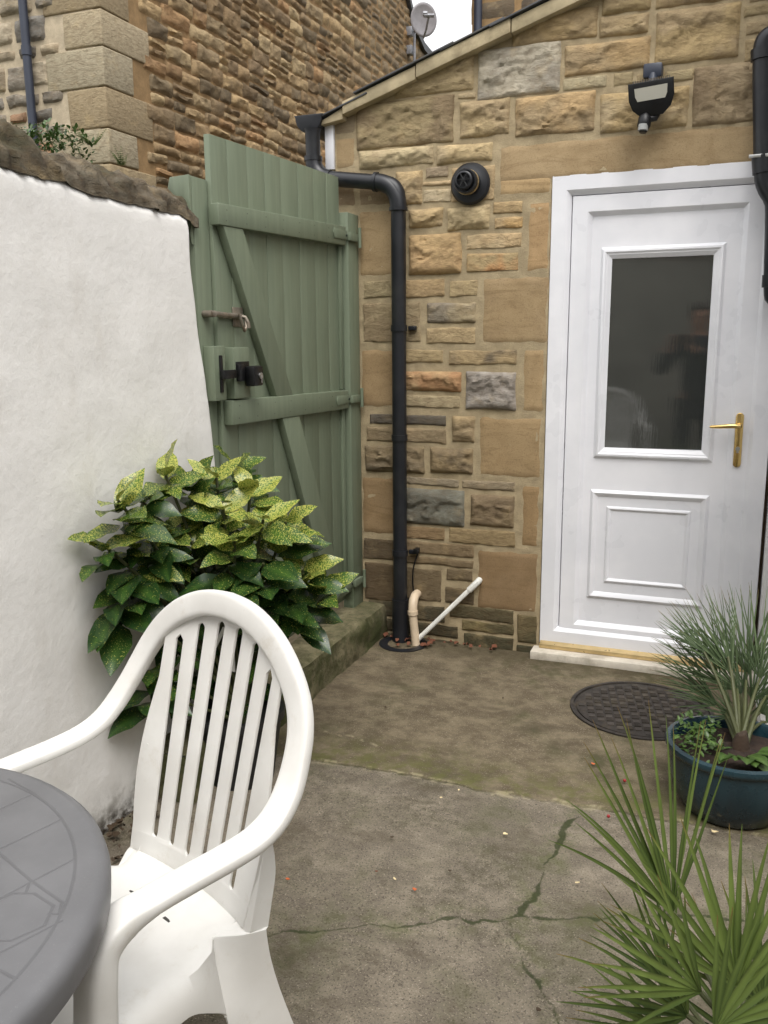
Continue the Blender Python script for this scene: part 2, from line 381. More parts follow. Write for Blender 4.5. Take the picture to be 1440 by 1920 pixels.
TAN = (158, 136, 98); T2 = (170, 150, 112); OR = (178, 138, 86); GR = (150, 142, 126); BR = (128, 108, 78); DK = (98, 84, 64); MOS = (92, 88, 62)
SM = (152, 128, 88); SM2 = (160, 134, 92)
ST = [ # photo rectangle, kind, colour, second colour
 (633,215,668,253,'smooth',(140,126,100),None),(631,257,668,318,'smooth',SM,None),(632,322,668,390,'smooth',(128,108,80),None),(672,343,738,388,'smooth',(130,110,82),None),
 (668,186,852,276,'rock',(150,132,92),BR),(862,187,957,257,'rock',(166,144,100),TAN),(966,176,1116,252,'rock',(172,142,94),TAN),
 (740,108,889,178,'rock',(172,150,106),T2),(896,85,1051,182,'rock',(172,162,140),GR),(858,173,892,186,'rough',T2,None),
 (1059,77,1219,136,'rock',(172,142,92),TAN),(1056,143,1140,168,'rough',(170,156,120),None),(1150,134,1188,162,'rough',(158,140,100),None),
 (1192,136,1246,160,'rough',(160,140,100),None),(1250,130,1301,153,'rough',(166,148,106),None),(1125,169,1291,245,'rock',(174,148,98),T2),
 (1299,121,1413,234,'rock',(156,136,102),BR),(1229,12,1388,117,'rock',(166,142,94),TAN),(1124,27,1219,68,'rock',(162,140,96),TAN),
 (960,22,1121,80,'rock',(168,142,94),(150,128,88)),(1130,-36,1221,24,'rock',(160,138,92),TAN),(1229,-46,1398,8,'rock',(150,128,86),BR),
 (1395,8,1446,31,'rough',(150,132,92),None),(1398,38,1446,66,'rough',(160,140,102),None),(1396,70,1446,114,'rough',(162,140,98),None),(1406,-40,1446,4,'rough',(150,130,92),None),
 (1419,120,1446,234,'rough',(160,140,100),None),
 (934,248,1470,327,'smooth',(158,134,94),None),(934,331,1035,367,'smooth',(164,136,90),None),
 (672,277,813,315,'rock',(180,162,120),T2),(818,270,924,306,'rock',(184,160,112),T2),(742,320,793,384,'rock',(176,150,102),TAN),
 (797,312,841,333,'rough',(150,132,104),None),(793,339,846,349,'rough',(184,158,114),None),(793,354,848,380,'rough',(182,164,128),None),(846,312,928,378,'rough',(176,150,106),None),
 (838,386,918,432,'rock',(186,164,118),T2),(925,377,981,401,'rough',(176,148,100),None),(926,407,981,429,'rough',(190,152,90),(170,146,104)),
 (767,390,832,427,'rock',(176,150,102),TAN),(672,392,762,520,'smooth',(150,126,86),None),(988,376,1033,510,'smooth',(166,134,88),None),
 (767,438,866,515,'rock',(182,150,98),(176,142,92)),(875,437,978,467,'rough',(180,152,106),(188,164,120)),(875,474,973,509,'rough',(172,148,100),(190,128,62)),
 (682,525,740,559,'rough',(152,136,98),None),(745,523,835,558,'rough',(172,144,98),None),(843,525,897,556,'rough',(168,146,102),None),
 (903,517,1029,646,'smooth',SM,(148,124,86)),(681,567,789,643,'rough',(150,132,96),(140,120,86)),(800,567,893,607,'rock',(128,118,100),(160,142,104)),
 (799,614,893,645,'rough',(172,148,104),None),(676,653,752,765,'smooth',(148,122,82),None),(757,655,832,681,'rough',(164,142,98),None),
 (840,656,970,684,'rough',(166,142,98),(96,86,72)),(979,652,1022,774,'smooth',(156,130,88),None),(757,696,867,735,'rock',(170,138,92),(168,120,72)),
 (873,696,968,769,'rock',(150,142,132),(134,126,116)),(757,741,863,765,'rough',(166,148,110),None),(692,777,838,797,'rough',(78,72,64),(104,96,82)),
 (687,802,838,830,'rough',(136,118,86),(160,136,96)),(847,780,892,830,'rock',(150,128,88),TAN),(897,781,1017,897,'smooth',(152,126,84),None),
 (684,836,797,886,'rock',(112,98,74),(134,116,82)),(806,839,888,888,'rock',(106,92,70),(146,124,84)),
 (678,892,752,1003,'smooth',(138,112,74),None),(757,895,862,911,'rough',(142,128,102),None),(866,901,967,919,'rough',(142,126,98),None),
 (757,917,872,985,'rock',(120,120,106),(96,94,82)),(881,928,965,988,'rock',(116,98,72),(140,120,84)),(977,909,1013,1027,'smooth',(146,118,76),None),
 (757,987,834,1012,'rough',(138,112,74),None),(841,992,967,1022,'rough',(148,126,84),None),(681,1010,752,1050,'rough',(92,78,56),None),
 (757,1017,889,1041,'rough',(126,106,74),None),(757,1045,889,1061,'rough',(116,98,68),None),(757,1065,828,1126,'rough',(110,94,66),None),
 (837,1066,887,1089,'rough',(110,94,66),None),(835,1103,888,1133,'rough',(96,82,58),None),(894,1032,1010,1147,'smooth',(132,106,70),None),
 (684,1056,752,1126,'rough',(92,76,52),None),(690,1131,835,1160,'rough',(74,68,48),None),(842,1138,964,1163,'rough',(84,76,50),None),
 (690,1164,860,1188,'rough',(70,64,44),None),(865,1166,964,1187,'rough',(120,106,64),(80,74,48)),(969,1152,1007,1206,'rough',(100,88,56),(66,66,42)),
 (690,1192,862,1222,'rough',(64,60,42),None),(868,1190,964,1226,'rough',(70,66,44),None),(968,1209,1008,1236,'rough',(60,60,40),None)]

house = empty('stone_cottage', (0, 0, 0), 'coursed sandstone outbuilding with a white panelled door and a sloping stone verge', 'house')
def build_house():
    fr = lambda u, w, h: Vector((u, -h, w))
    bs, cs = colbm(); bd, cd = colbm()
    maxx = 0
    for i, (x0, y0, x1, y1, k, c, c2) in enumerate(ST):
        xc, yc = (x0+x1)/2, (y0+y1)/2
        X0, X1 = wx(x0, yc).x, wx(x1, yc).x; Z1, Z0 = wx(xc, y0).z, wx(xc, y1).z
        X1 = min(X1, .944)
        if y0 < 300 and x1 > 1390: X1 = .944
        if Z0 < -.03: Z0 = -.03
        if x0 < 660: X0 = -1.02
        b, cl = (bd, cd) if k == 'smooth' else (bs, cs)
        clip = (lambda u: vline(u)+.012) if y0 < 230 else None
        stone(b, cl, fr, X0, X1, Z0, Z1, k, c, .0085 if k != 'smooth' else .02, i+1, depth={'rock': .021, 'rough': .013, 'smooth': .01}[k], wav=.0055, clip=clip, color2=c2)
    # further gable above the picture and the part hidden by the gate
    z = 2.86
    while z < 3.5:
        u = max(-.9, (z-2.785)/.312-.05); h = rnd(.12, .2)
        while u < .93:
            w = min(rnd(.2, .42), .94-u)
            if w > .08 and z+h < vline(u+w): stone(bs, cs, fr, u, u+w-.012, z, z+h-.012, 'rock', random.choice([TAN, T2, OR]), .015, u*9+z, .035)
            u += w
        z += h
    z = .2
    while z < 2.0:
        h = rnd(.14, .3); stone(bd, cd, fr, -1.02, -.92, z, min(z+h, 2.04)-.01, 'smooth', SM, .03, z); z += h
    st = obj('stonework', bs, M['stone'], house, ang=55)
    dr = obj('dressed_stone', bd, M['dressed'], house, ang=50)
    # mortar bed and solid wall behind
    bm = NB()
    P = [(-1.02, -.06), (-.003, -.06), (-.003, 2.165), (.945, 2.165), (.945, vline(.945)+.03), (-.60, vline(-.6)+.03), (-1.02, vline(-1.02)+.03)]
    # fine mortar grid so the joints are uneven
    def mort(xa, xb, za, zb, top=False):
        nx = int((xb-xa)/.012); nz = int((zb-za)/.012); g = []
        for i in range(nx+1):
            r = []
            for j in range(nz+1):
                u = xa+(xb-xa)*i/nx; w = za+(zb-za)*j/nz
                if top: w = min(w, vline(u)+.03)
                r.append(bm.verts.new((u, -.001-.004*fbm(u*16, w*16, 2.2, 4), w)))
            g.append(r)
        for i in range(nx):
            for j in range(nz): 
                try: bm.faces.new([g[i][j], g[i+1][j], g[i+1][j+1], g[i][j+1]])
                except ValueError: pass
    mort(-1.02, -.003, -.06, 2.165); mort(-1.02, .945, 2.165, 3.12, True)
    bmesh.ops.dissolve_degenerate(bm, dist=.0004, edges=bm.edges[:])
    for y0, y1 in ((.01, .35),):
        prism(bm, P, 1, y0, y1)
    box(bm, (-1.017, .36, -.06), (-.98, 4.0, 2.42)); box(bm, (-1.0195, .0, -.06), (-1.0, .01, 2.42))
    obj('wall', bm, M['mortar'], house, ang=60)
    # verge of tan stone with dark slates above
    bm = NB(); n = 14; sl = math.atan(.312)
    xs = [-.955, -.60, -.18, .22, .62, 1.05]
    for i, (a, b) in enumerate(zip(xs, xs[1:])):
        g = .002
        o = .004*(i % 2)
        prism(bm, [(a+g, vline(a+g)-.004+o), (b-g, vline(b-g)-.004+o), (b-g, vline(b-g)+.052+o), (a+g, vline(a+g)+.052+o)], 1, -.062-o, .1, .004)
    prism(bm, [(-1.075, vline(-1.075)+.0), (-.957, vline(-.957)-.02), (-.957, vline(-.957)+.03), (-1.075, vline(-1.075)+.016)], 1, -.05, .1, .004)
    for v in bm.verts: v.co += Vector((0, 1, 1))*.003*N3(v.co.x*14, v.co.y*10, v.co.z*12)
    obj('verge', bm, M['verge'], house)
    bm = NB(); x = -1.13; k = 0
    while x < 1.1:
        ln = rnd(.2, .26); lift = rnd(0, .005)
        m = Matrix.Translation((x, 0, vline(x)+.050+lift-(.028 if x < -.95 else 0))) @ Matrix.Rotation(-sl-.018, 4, 'Y')
        box(bm, (0, -.072+rnd(-.006, .006), .004), (ln+.06, .35, .011), .001, 0, m)
        yy = .35
        while yy < 4: box(bm, (0, yy+.003, .004), (ln+.06, yy+.3, .011), 0, 0, m); yy += .3
        x += ln*.93; k += 1
    obj('roof', bm, M['slate'], house)
    # ---- door: outer frame, leaf, beads, panel mouldings, pane, handle, threshold
    def bead(bm, x0, x1, z0, z1, prof):
        """mitred moulding round a rectangle; prof = list of (inset, y)"""
        rings = [[bm.verts.new((x, y, z)) for x, z in ((x0+o, z0+o), (x1-o, z0+o), (x1-o, z1-o), (x0+o, z1-o))] for o, y in prof]
        for a, b in zip(rings, rings[1:]):
            for k in range(4): bm.faces.new([a[k], a[(k+1) % 4], b[(k+1) % 4], b[k]])
    F0 = -.004
    bm = NB()
    bead(bm, .0, .93, .062, 2.16, [(0, .06), (0, F0+.002), (.002, F0), (.062, F0), (.068, F0+.004), (.083, F0+.022), (.083, .07)])
    obj('door_frame', bm, M['upvc'], house, ang=25)
    bm = NB(); LY = .012
    bead(bm, .087, .857, .095, 2.073, [(0, .08), (0, LY+.003), (.003, LY), (.066, LY), (.07, LY+.003), (.085, LY+.02)])
    door = obj('door', bm, M['upvc'], house, ang=25)
    bm = NB(); PY = LY+.02
    # infill skin round the pane opening
    def rectring(x0, x1, z0, z1, X0, X1, Z0, Z1, y):
        o = [bm.verts.new(p) for p in ((x0, y, z0), (x1, y, z0), (x1, y, z1), (x0, y, z1))]; q = [bm.verts.new(p) for p in ((X0, y, Z0), (X1, y, Z0), (X1, y, Z1), (X0, y, Z1))]
        for k in range(4): bm.faces.new([o[k], o[(k+1) % 4], q[(k+1) % 4], q[k]])
    rectring(.172, .772, .88, 1.988, .212, .716, .949, 1.858, PY)
    f = [bm.verts.new(p) for p in ((.172, PY, .18), (.772, PY, .18), (.772, PY, .88), (.172, PY, .88))]; bm.faces.new(f)
    bead(bm, .212, .716, .949, 1.858, [(0, PY), (.006, PY-.006), (.012, PY-.014), (.020, PY-.016), (.028, PY-.010), (.031, PY-.010), (.037, PY-.006), (.048, PY+.001), (.048, PY+.034)])
    bead(bm, .207, .713, .295, .805, [(0, PY-.0005), (.006, PY-.008), (.013, PY-.013), (.020, PY-.010), (.030, PY-.002), (.034, PY+.0005)])
    bead(bm, .28, .641, .374, .732, [(0, PY-.0005), (.005, PY-.006), (.011, PY-.008), (.017, PY-.004), (.022, PY+.0005)])
    obj('door_panel', bm, M['upvc'], door, ang=25)
    bm = NB(); x0, x1 = .255, .670
    box(bm, (x0, 0, .99), (x1, .006, 1.82))
    for v in bm.verts: v.co.y += PY+.013+(v.co.x-.462)*.05
    obj('window_pane', bm, M['glass'], door, smooth=False)
    # handle
    bm = NB(); hx = .812
    prism(bm, [(hx+.016*cos(a), (1.150 if sin(a) > 0 else .952)+.016*sin(a)) for a in [2*pi*k/20 for k in range(20)]], 1, LY-.010, LY-.0005, .003)
    plate = obj('handle_plate', bm, M['brass'], door, ang=30)
    bm = NB()
    tube(bm, [(hx, LY-.008, 1.113), (hx, LY-.045, 1.113)], [.012, .010], 14)
    tube(bm, [(hx+.004, LY-.045, 1.113), (hx-.03, LY-.05, 1.114), (hx-.075, LY-.05, 1.110), (hx-.108, LY-.046, 1.108), (hx-.116, LY-.045, 1.108)], [.010, .010, .0085, .0065, .004], 14)
    obj('handle', bm, M['brass'], door, ang=60)
    bm = NB(); tube(bm, [(hx, LY-.014, 1.015), (hx, LY-.009, 1.015)], .009, 16); tube(bm, [(hx, LY-.0135, 1.002), (hx, LY-.009, 1.002)], .005, 12)
    obj('keyhole', bm, M['steel'], door)
    bm = NB()
    prism(bm, [(-.03, .043), (-.03, .062), (-.006, .071), (.02, .088), (.03, .088), (.03, .043)], 0, .004, .926, .0012)
    th = obj('threshold', bm, M['brass_dull'], house, ang=25)
    bm = NB(); box(bm, (-.028, -.085, -.01), (.944, .06, .041), .006)
    for v in bm.verts: v.co += Vector((0, .5, 1))*.004*N3(v.co.x*9, v.co.y*9, 1)
    obj('door_sill', bm, M['sill'], house)
    # white fascia at the eaves corner
    bm = NB(); box(bm, (-1.066, -.012, 2.262), (-1.022, .3, 2.475), .002)
    obj('fascia', bm, M['upvc'], house)
M['verge'] = simple('verge_stone', (178, 164, 134), .85, vs=9, var=.2, bump=.5, bs=70, dirt=(112, 100, 76), dirt_amt=.6, spec=.25)
M['slate'] = simple('roof_slate', (66, 68, 72), .6, vs=9, var=.3, bump=.4, bs=50, dirt=(96, 92, 74), dirt_amt=.5)
M['sill'] = simple('painted_sill', (206, 198, 184), .75, vs=9, var=.12, bump=.4, bs=60, dirt=(120, 108, 88), dirt_amt=.55)
build_house()

# ------------------------------------------------------------------ ground and step
bm = NB()
import numpy as np
def axis(a, b, c, d, f, k):
    return [a+(b-a)*i/k for i in range(k)]+[b+(c-b)*i/int((c-b)/f) for i in range(int((c-b)/f)+1)]+[c+(d-c)*(i+1)/k for i in range(k)]
AX = axis(-3.3, -.98, .98, 3.4, .0055, 24); AY = axis(-6.6, -2.75, .02, 2.2, .0055, 30)
nx, ny = len(AX)-1, len(AY)-1
pts = np.array([(x, y) for x in AX for y in AY]); warp = np.zeros_like(pts)
for i_, (x, y) in enumerate(pts):
    if -1 < x < 1 and -2.8 < y < .05:
        q = Vector((x*14, y*14, 0)); warp[i_] = (noise.fractal(q, .9, 2.1, 5)*.012, noise.fractal(q+Vector((9, 3, 4)), .9, 2.1, 5)*.012)
pw_ = pts+warp
def dist(P, L):
    best = np.full(len(P), 9.0)
    for a, b in zip(L, L[1:]):
        a = np.array(a); b = np.array(b); d = b-a; h = np.clip(((P-a) @ d)/max(d @ d, 1e-9), 0, 1)
        best = np.minimum(best, np.hypot(*(P-a-h[:, None]*d).T))
    return best
JT = [(-3, -1.35), (-.97, -1.33), (-.666, -1.345), (-.45, -1.335), (-.12, -1.324), (.06, -1.338), (.219, -1.318), (.485, -1.307), (1.1, -1.306), (3.4, -1.31)]
dC = np.minimum.reduce([dist(pw_, CRK[k]) for k in ('c1', 'c2', 'c3')]); dJ = dist(pw_, JT); dS = dist(pw_, [(-.62, -1.12), (-.488, -1.126), (-.371, -1.167)])
jy = np.interp(pw_[:, 0], [p[0] for p in JT], [p[1] for p in JT]); side = np.clip((pw_[:, 1]-jy)/.006+.5, 0, 1)
dl = bm.verts.layers.float_color.new('Dst'); g = []
for i in range(nx+1):
    r = []
    for j in range(ny+1):
        k = i*(ny+1)+j; x, y = AX[i], AY[j]
        z = .006*N3(x*1.7, y*1.7, 0)-.004*sst(.45, .25, math.hypot(x-.51, y+.49))+.004*side[k]-.0025*max(0, 1-dC[k]/.007)-.003*max(0, 1-dJ[k]/.006)
        if -1 < x < 1: z += .0009*noise.fractal(Vector((x*45, y*45, 0)), .7, 2, 3)
        v = bm.verts.new((x, y, z)); v[dl] = (dC[k], dJ[k], dS[k], side[k]); r.append(v)
    g.append(r)
for i in range(nx):
    for j in range(ny): bm.faces.new([g[i][j], g[i+1][j], g[i+1][j+1], g[i][j+1]])
tag(obj('paving', bm, M['ground'], ang=None), kind='structure', label='mossy cracked concrete yard')
bm = NB(); box(bm, (-60, -60, -.4), (60, 60, -.06)); tag(obj('ground', bm, M['ground'], smooth=False), kind='structure')

def wallstrip(bm, cl, xa, ya, xb, yb, z0, z1, top, color, res=.02):
    pass
# raised step in front of the gate
def build_step():
    bm, cl = colbm()
    x0, x1, y0, y1, h = -.965, -.782, -1.75, -.005, .17
    nx, ny, nz = 12, 110, 10
    def P(s, t):  # s along profile (top then front face)
        if s <= nx:
            x = x0+(x1-x0)*s/nx; z = h
        else: x = x1; z = h*(1-(s-nx)/nz)
        y = y0+(y1-y0)*t/ny
        e = abs(s-nx); rnd_ = max(0, 1-e/1.6)*.007
        nz_ = fbm(x*11, y*7, z*11, 5)
        return Vector((x+(.010*nz_ if s > nx else 0)-rnd_-.004*max(0, N3(y*20, 1, 2)), y, z+(.005*nz_ if s <= nx else 0)-rnd_))
    g = [[bm.verts.new(P(s, t)) for t in range(ny+1)] for s in range(nx+nz+1)]
    for i in range(nx+nz):
        for j in range(ny): bm.faces.new([g[i][j], g[i+1][j], g[i+1][j+1], g[i][j+1]])
    e = [bm.verts.new((x, y0, z)) for x, z in ((x0, 0), (x1-.008, 0), (x1-.008, h-.006), (x0, h-.006))]; bm.faces.new(e)
    o = obj('stone_step', bm, M['step']); tag(o, 'low mossy concrete step below the green gate', 'step')
def step_mat():
    n = NT('mossy_step'); f = n.noise(14, 8, .68)
    col = n.mix(n.rng(f, .35, .68), L4((92, 88, 66)), L4((132, 124, 98)))
    geo = n.n('ShaderNodeNewGeometry'); sep = n.n('ShaderNodeSeparateXYZ'); n.l(geo.outputs['Normal'], sep.inputs[0])
    side = n.rng(sep.outputs[2], .3, .8, 1, 0)
    col = n.mix(n.mth('MULTIPLY', n.rng(n.noise(6, 7, .65), .35, .62), n.mth('ADD', n.mth('MULTIPLY', side, .45), .4)), col, L4((66, 72, 40)))
    col = n.mix(n.rng(n.noise(90, 5, .7), .52, .7, 0, .6), col, L4((44, 42, 32)))
    return n.done(col, .93, n.bump(n.noise(60, 8, .7), .8, .012), spec=.2)
M['step'] = step_mat(); build_step()

# ------------------------------------------------------------------ white rendered wall with rubble coping
def build_white_wall():
    w = empty('boundary_wall', (-.98, -2.5, 0), 'white painted rendered wall with a rough stone coping along the left', 'wall')
    bm = NB(); ya, yb = -6.5, -1.21
    ny, nz = 260, 80
    def top(y): return 1.893+.016*sst(-1.6, -2.1, y)+.010*N3(y*2.2, 4, 0)+.010*N3(y*9, 4, 1)+.006*N3(y*26, 2, 0)-.035*sst(-1.42, -1.25, y)
    def endy(z): # scribed end beside the gate post
        return -1.325+.095*sst(1.85, .95, z)+.01*N3(z*6, 3, 0)
    def surf(y, z):
        X = -.942+.006*fbm(y*1.1, z*1.1, 2, 3)+.0022*fbm(y*7, z*7, 2, 3)
        e = endy(z)-y
        X -= .045*(1-sst(0, .05, e))**2          # rounded arris at the free end
        X -= .005*(1-sst(0, .015, top(y)-z))
        return X
    g = []
    for i in range(ny+1):
        r = []; t = (i/ny)
        for j in range(nz+1):
            q = j/nz; z0 = q*1.88
            y = ya+(endy(z0)-ya)*(1-(1-t)**1.6)
            z = q*top(y); r.append(bm.verts.new((surf(y, z), y, z-.01)))
        g.append(r)
    for i in range(ny):
        for j in range(nz): bm.faces.new([g[i][j], g[i+1][j], g[i+1][j+1], g[i][j+1]])
    e0 = g[-1]; e1 = [bm.verts.new((-1.25, v.co.y+.004, v.co.z)) for v in e0]
    for j in range(nz): bm.faces.new([e0[j], e0[j+1], e1[j+1], e1[j]])
    t0 = [r[-1] for r in g]; t1 = [bm.verts.new((-1.25, v.co.y, v.co.z)) for v in t0]
    for i in range(ny): bm.faces.new([t0[i], t0[i+1], t1[i+1], t1[i]])
    obj('render', bm, M['white_wall'], w, ang=None)
    # coping: old stones bedded on edge, weathered into one rough ridge
    bm, cl = colbm(); ny, ns = 620, 30; g = []
    c1 = Vector(desat(lin((98, 90, 76)), .1)); c2 = Vector(lin((64, 62, 44))); c3 = Vector(lin((120, 111, 96))); c4 = Vector(lin((56, 48, 40)))
    for i in range(ny+1):
        y0 = -6.5+(6.5-1.298)*i/ny; row = []
        end = sst(-1.298, -1.34, y0); sag = -.030*sst(-1.45, -1.26, y0)
        big = 1+.16*N3(y0*2.3, 0, 5)+.10*N3(y0*7, 0, 2)+.22*sst(-1.7, -2.3, y0)
        for j in range(ns+1):
            a = pi*j/ns; ca = math.copysign(abs(cos(a))**.75, cos(a)); sa = sin(a)**.75
            y = y0
            q = y+.22*(sa*.085)+.0
            sl = q*7.5+.5*N3(q*2, 0, 1); cell = math.floor(sl); fr = sl-cell
            joint = sst(0, .12, fr)*sst(1, .88, fr)
            hh = .9+.16*N3(cell*3.7, 1, 1)
            r = (.85+.15*joint)*hh*big
            x = -1.097+ca*.158*(.95+.05*joint)*(.85+.15*end); z = 1.884+.012*sst(-1.7, -2.2, y0)+.014*sst(-1.6, -2.1, y0)+sag+sa*.110*r*(.8+.2*end)
            p = Vector((x, y, z)); st = Vector((q*16+z*10, z*16-q*3, x*13))
            d = .020*noise.fractal(st, .9, 2.1, 6)+.007*noise.fractal(Vector((q*60, z*30, x*40)), .8, 2, 3)
            n_ = Vector((ca, 0, sa)).normalized(); p += n_*d
            if j == 0: p.z = top(y)-.012
            if j <= 2: p.x = max(p.x, -.941); p.z = max(p.z, top(y)-.016)
            v = bm.verts.new(p)
            f = sst(-.25, .35, fbm(q*5, z*9, x*9, 4)); f2 = sst(.05, .4, fbm(q*12+z*10, z*10, 7, 4)); f3 = sst(0, .5, fbm(q*30+z*14, z*24, x*9, 4))
            cc = c1.lerp(c2, f*.7*sst(1.88, 1.94, p.z)+.12).lerp(c3, f2*.6).lerp(c4, .75*(1-joint)+.4*f3)
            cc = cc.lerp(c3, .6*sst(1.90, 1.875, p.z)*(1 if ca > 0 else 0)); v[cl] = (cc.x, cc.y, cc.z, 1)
            row.append(v)
        g.append(row)
    for i in range(ny):
        for j in range(ns): bm.faces.new([g[i][j], g[i+1][j], g[i+1][j+1], g[i][j+1]])
    bm.faces.new(g[-1])
    obj('coping', bm, M['rubble'], w, ang=None)
build_white_wall()

# ------------------------------------------------------------------ gate
def build_gate():
    yl, yr = -1.205, -.137
    gt = empty('garden_gate', (-.95, yr, .22), 'tall sage green boarded gate with diagonal braces and black lock', 'gate')
    ys = [-1.205, -1.093, -.956, -.825, -.696, -.545, -.400, -.268, -.137]
    bm = NB()
    for i, (a, b) in enumerate(zip(ys, ys[1:])):
        za, zb = 2.172+.030*(a-yl)/1.07, 2.172+.030*(b-yl)/1.07
        o = .0012*(i % 2)
        prism(bm, [(a+.0003, .215), (b-.0003, .215), (b-.0003, zb), (a+.0003, za)], 0, -.967, -.945+o, .0018)
    obj('boards', bm, M['green'], gt, ang=30)
    def rail(name, z0l, z0r, z1l, z1r, a=-1.195, b=-.142):
        bm = NB(); prism(bm, [(a, z0l), (b, z0r), (b, z1r), (a, z1l)], 0, -.9445, -.908, .004)
        # nail heads
        for k in range(8):
            y = a+.05+(b-a-.1)*k/7
            for q in (.25, .75):
                z = (z0l+(z0r-z0l)*k/7)*(1-q)+(z1l+(z1r-z1l)*k/7)*q
                lathe_x(bm, (-.9078, y+.012*(q-.5), z), .0028, .0006)
        return obj(name, bm, [M['green'], M['nail']], gt, ang=30)
    def lathe_x(bm, c, r, h):
        c = Vector(c); A = [bm.verts.new(c+Vector((0, r*cos(t), r*sin(t)))) for t in [k*pi/4 for k in range(8)]]; bm.faces.new(A).material_index = 1
    rail('rail', 1.872, 1.902, 1.944, 1.985, -1.222)
    rail('rail', 1.178, 1.160, 1.268, 1.246, -1.19)
    rail('rail', .245, .262, .335, .352)
    def brace(p):
        bm = NB(); prism(bm, p, 0, -.9445, -.912, .004); obj('brace', bm, M['green'], gt, ang=30)
    brace([(-1.19, 1.873), (-1.055, 1.876), (-.70, 1.255), (-.84, 1.257)])
    brace([(-.80, 1.172), (-.65, 1.168), (-.26, .35), (-.41, .347)])
    # rebate strip along hinge side
    bm = NB(); box(bm, (-.944, -.170, .36), (-.930, -.139, 1.157), .002); box(bm, (-.944, -.170, 1.25), (-.930, -.139, 1.898), .002); obj('edge_strip', bm, M['green'], gt)
    # lock block and lock
    bm = NB(); box(bm, (-.944, -1.176, 1.272), (-.902, -1.062, 1.456), .004); obj('lock_block', bm, M['green'], gt)
    bm = NB()
    box(bm, (-.9015, -1.165, 1.350), (-.897, -1.075, 1.405), .001); box(bm, (-.9015, -1.165, 1.335), (-.885, -1.125, 1.395), .004)
    box(bm, (-.8965, -1.115, 1.315), (-.855, -1.045, 1.388), .007)
    lk = obj('lock', bm, M['black_metal'], gt)
    bm = NB(); tube(bm, [(-.8545, -1.070, 1.352), (-.850, -1.070, 1.352)], .012, 16); box(bm, (-.8505, -1.072, 1.325), (-.8485, -1.066, 1.352), .0005)
    obj('keyhole', bm, M['steel'], lk)
    # galvanised bolt
    bm = NB(); bx_ = -.936
    box(bm, (-.9445, -1.195, 1.558), (-.940, -1.09, 1.578), .001)
    for y in (-1.185, -1.145, -1.105): tube(bm, [(-.942, y-.006, 1.568), (-.930, y-.006, 1.568), (-.930, y+.006, 1.568), (-.942, y+.006, 1.568)], .011, 10)
    tube(bm, [(-.929, -1.275, 1.574), (-.929, -1.06, 1.566)], .0095, 14); tube(bm, [(-.915, -1.10, 1.575), (-.908, -1.095, 1.535), (-.908, -1.08, 1.515), (-.910, -1.065, 1.53), (-.915, -1.062, 1.56)], .006, 10)
    tube(bm, [(-.929, -1.07, 1.568), (-.912, -1.065, 1.564), (-.905, -1.06, 1.545), (-.905, -1.058, 1.525)], [.006, .007, .008, .009], 12)
    box(bm, (-.9445, -1.105, 1.53), (-.938, -1.035, 1.60), .003)
    obj('bolt', bm, M['galv'], gt)
    for z in (1.945, 1.205, .30):
        bm = NB(); dz = .004
        prism(bm, [(-.285, z), (-.278, z+.022), (-.137, z+.018), (-.137, z-.018), (-.278, z-.022)], 0, -.9075, -.9035, .001)
        box(bm, (-.9035, -.137, z-.02), (-.889, -.045, z+.014), .001)
        tube(bm, [(-.886, -.036, z-.045), (-.886, -.036, z+.045)], .008, 12)
        h = obj('hinge', bm, M['green'], gt)
        bm = NB()
        for y in (-.150, -.125): tube(bm, [(-.9034, y, z), (-.9005, y, z)], .005, 8)
        obj('screw', bm, M['black_metal'], h)
    # posts are fixed things of their own
    bm = NB(); box(bm, (-.962, -.128, .02), (-.905, -.006, 2.05), .004)
    p2 = obj('gate_post', bm, M['green']); tag(p2, 'slim green hinge post between the gate and the stone house wall', 'post')
    bm = NB()
    p = [(-1.03, -1.302), (-.958, -1.302), (-.958, -1.209), (-1.03, -1.209)]
    prism(bm, p, 2, .02, 2.022, .003)
    # scribed cover board that flares over the coping
    prism(bm, [(-1.045, 1.985), (-1.035, 2.020), (-.960, 2.024), (-.960, 1.80), (-.975, 1.87), (-1.0, 1.94)], 1, -1.318, -1.3025, .002)
    p1 = obj('latch_post', bm, M['green']); tag(p1, 'wide green latch post squeezed between the gate and the white wall', 'post')
    bm = NB(); box(bm, (-.9575, -1.285, 1.272), (-.913, -1.213, 1.462), .003); obj('keep_block', bm, M['green'], p1)
    bm = NB(); box(bm, (-.9125, -1.258, 1.30), (-.908, -1.238, 1.43), .002); box(bm, (-.9075, -1.262, 1.348), (-.888, -1.18, 1.378), .002); obj('keep_plate', bm, M['black_metal'], p1)
    bm = NB(); tube(bm, [(-.957, -1.272, 1.572), (-.925, -1.272, 1.572), (-.925, -1.255, 1.572), (-.957, -1.25, 1.572)], .012, 10); obj('bolt_keep', bm, M['galv'], p1)
build_gate()

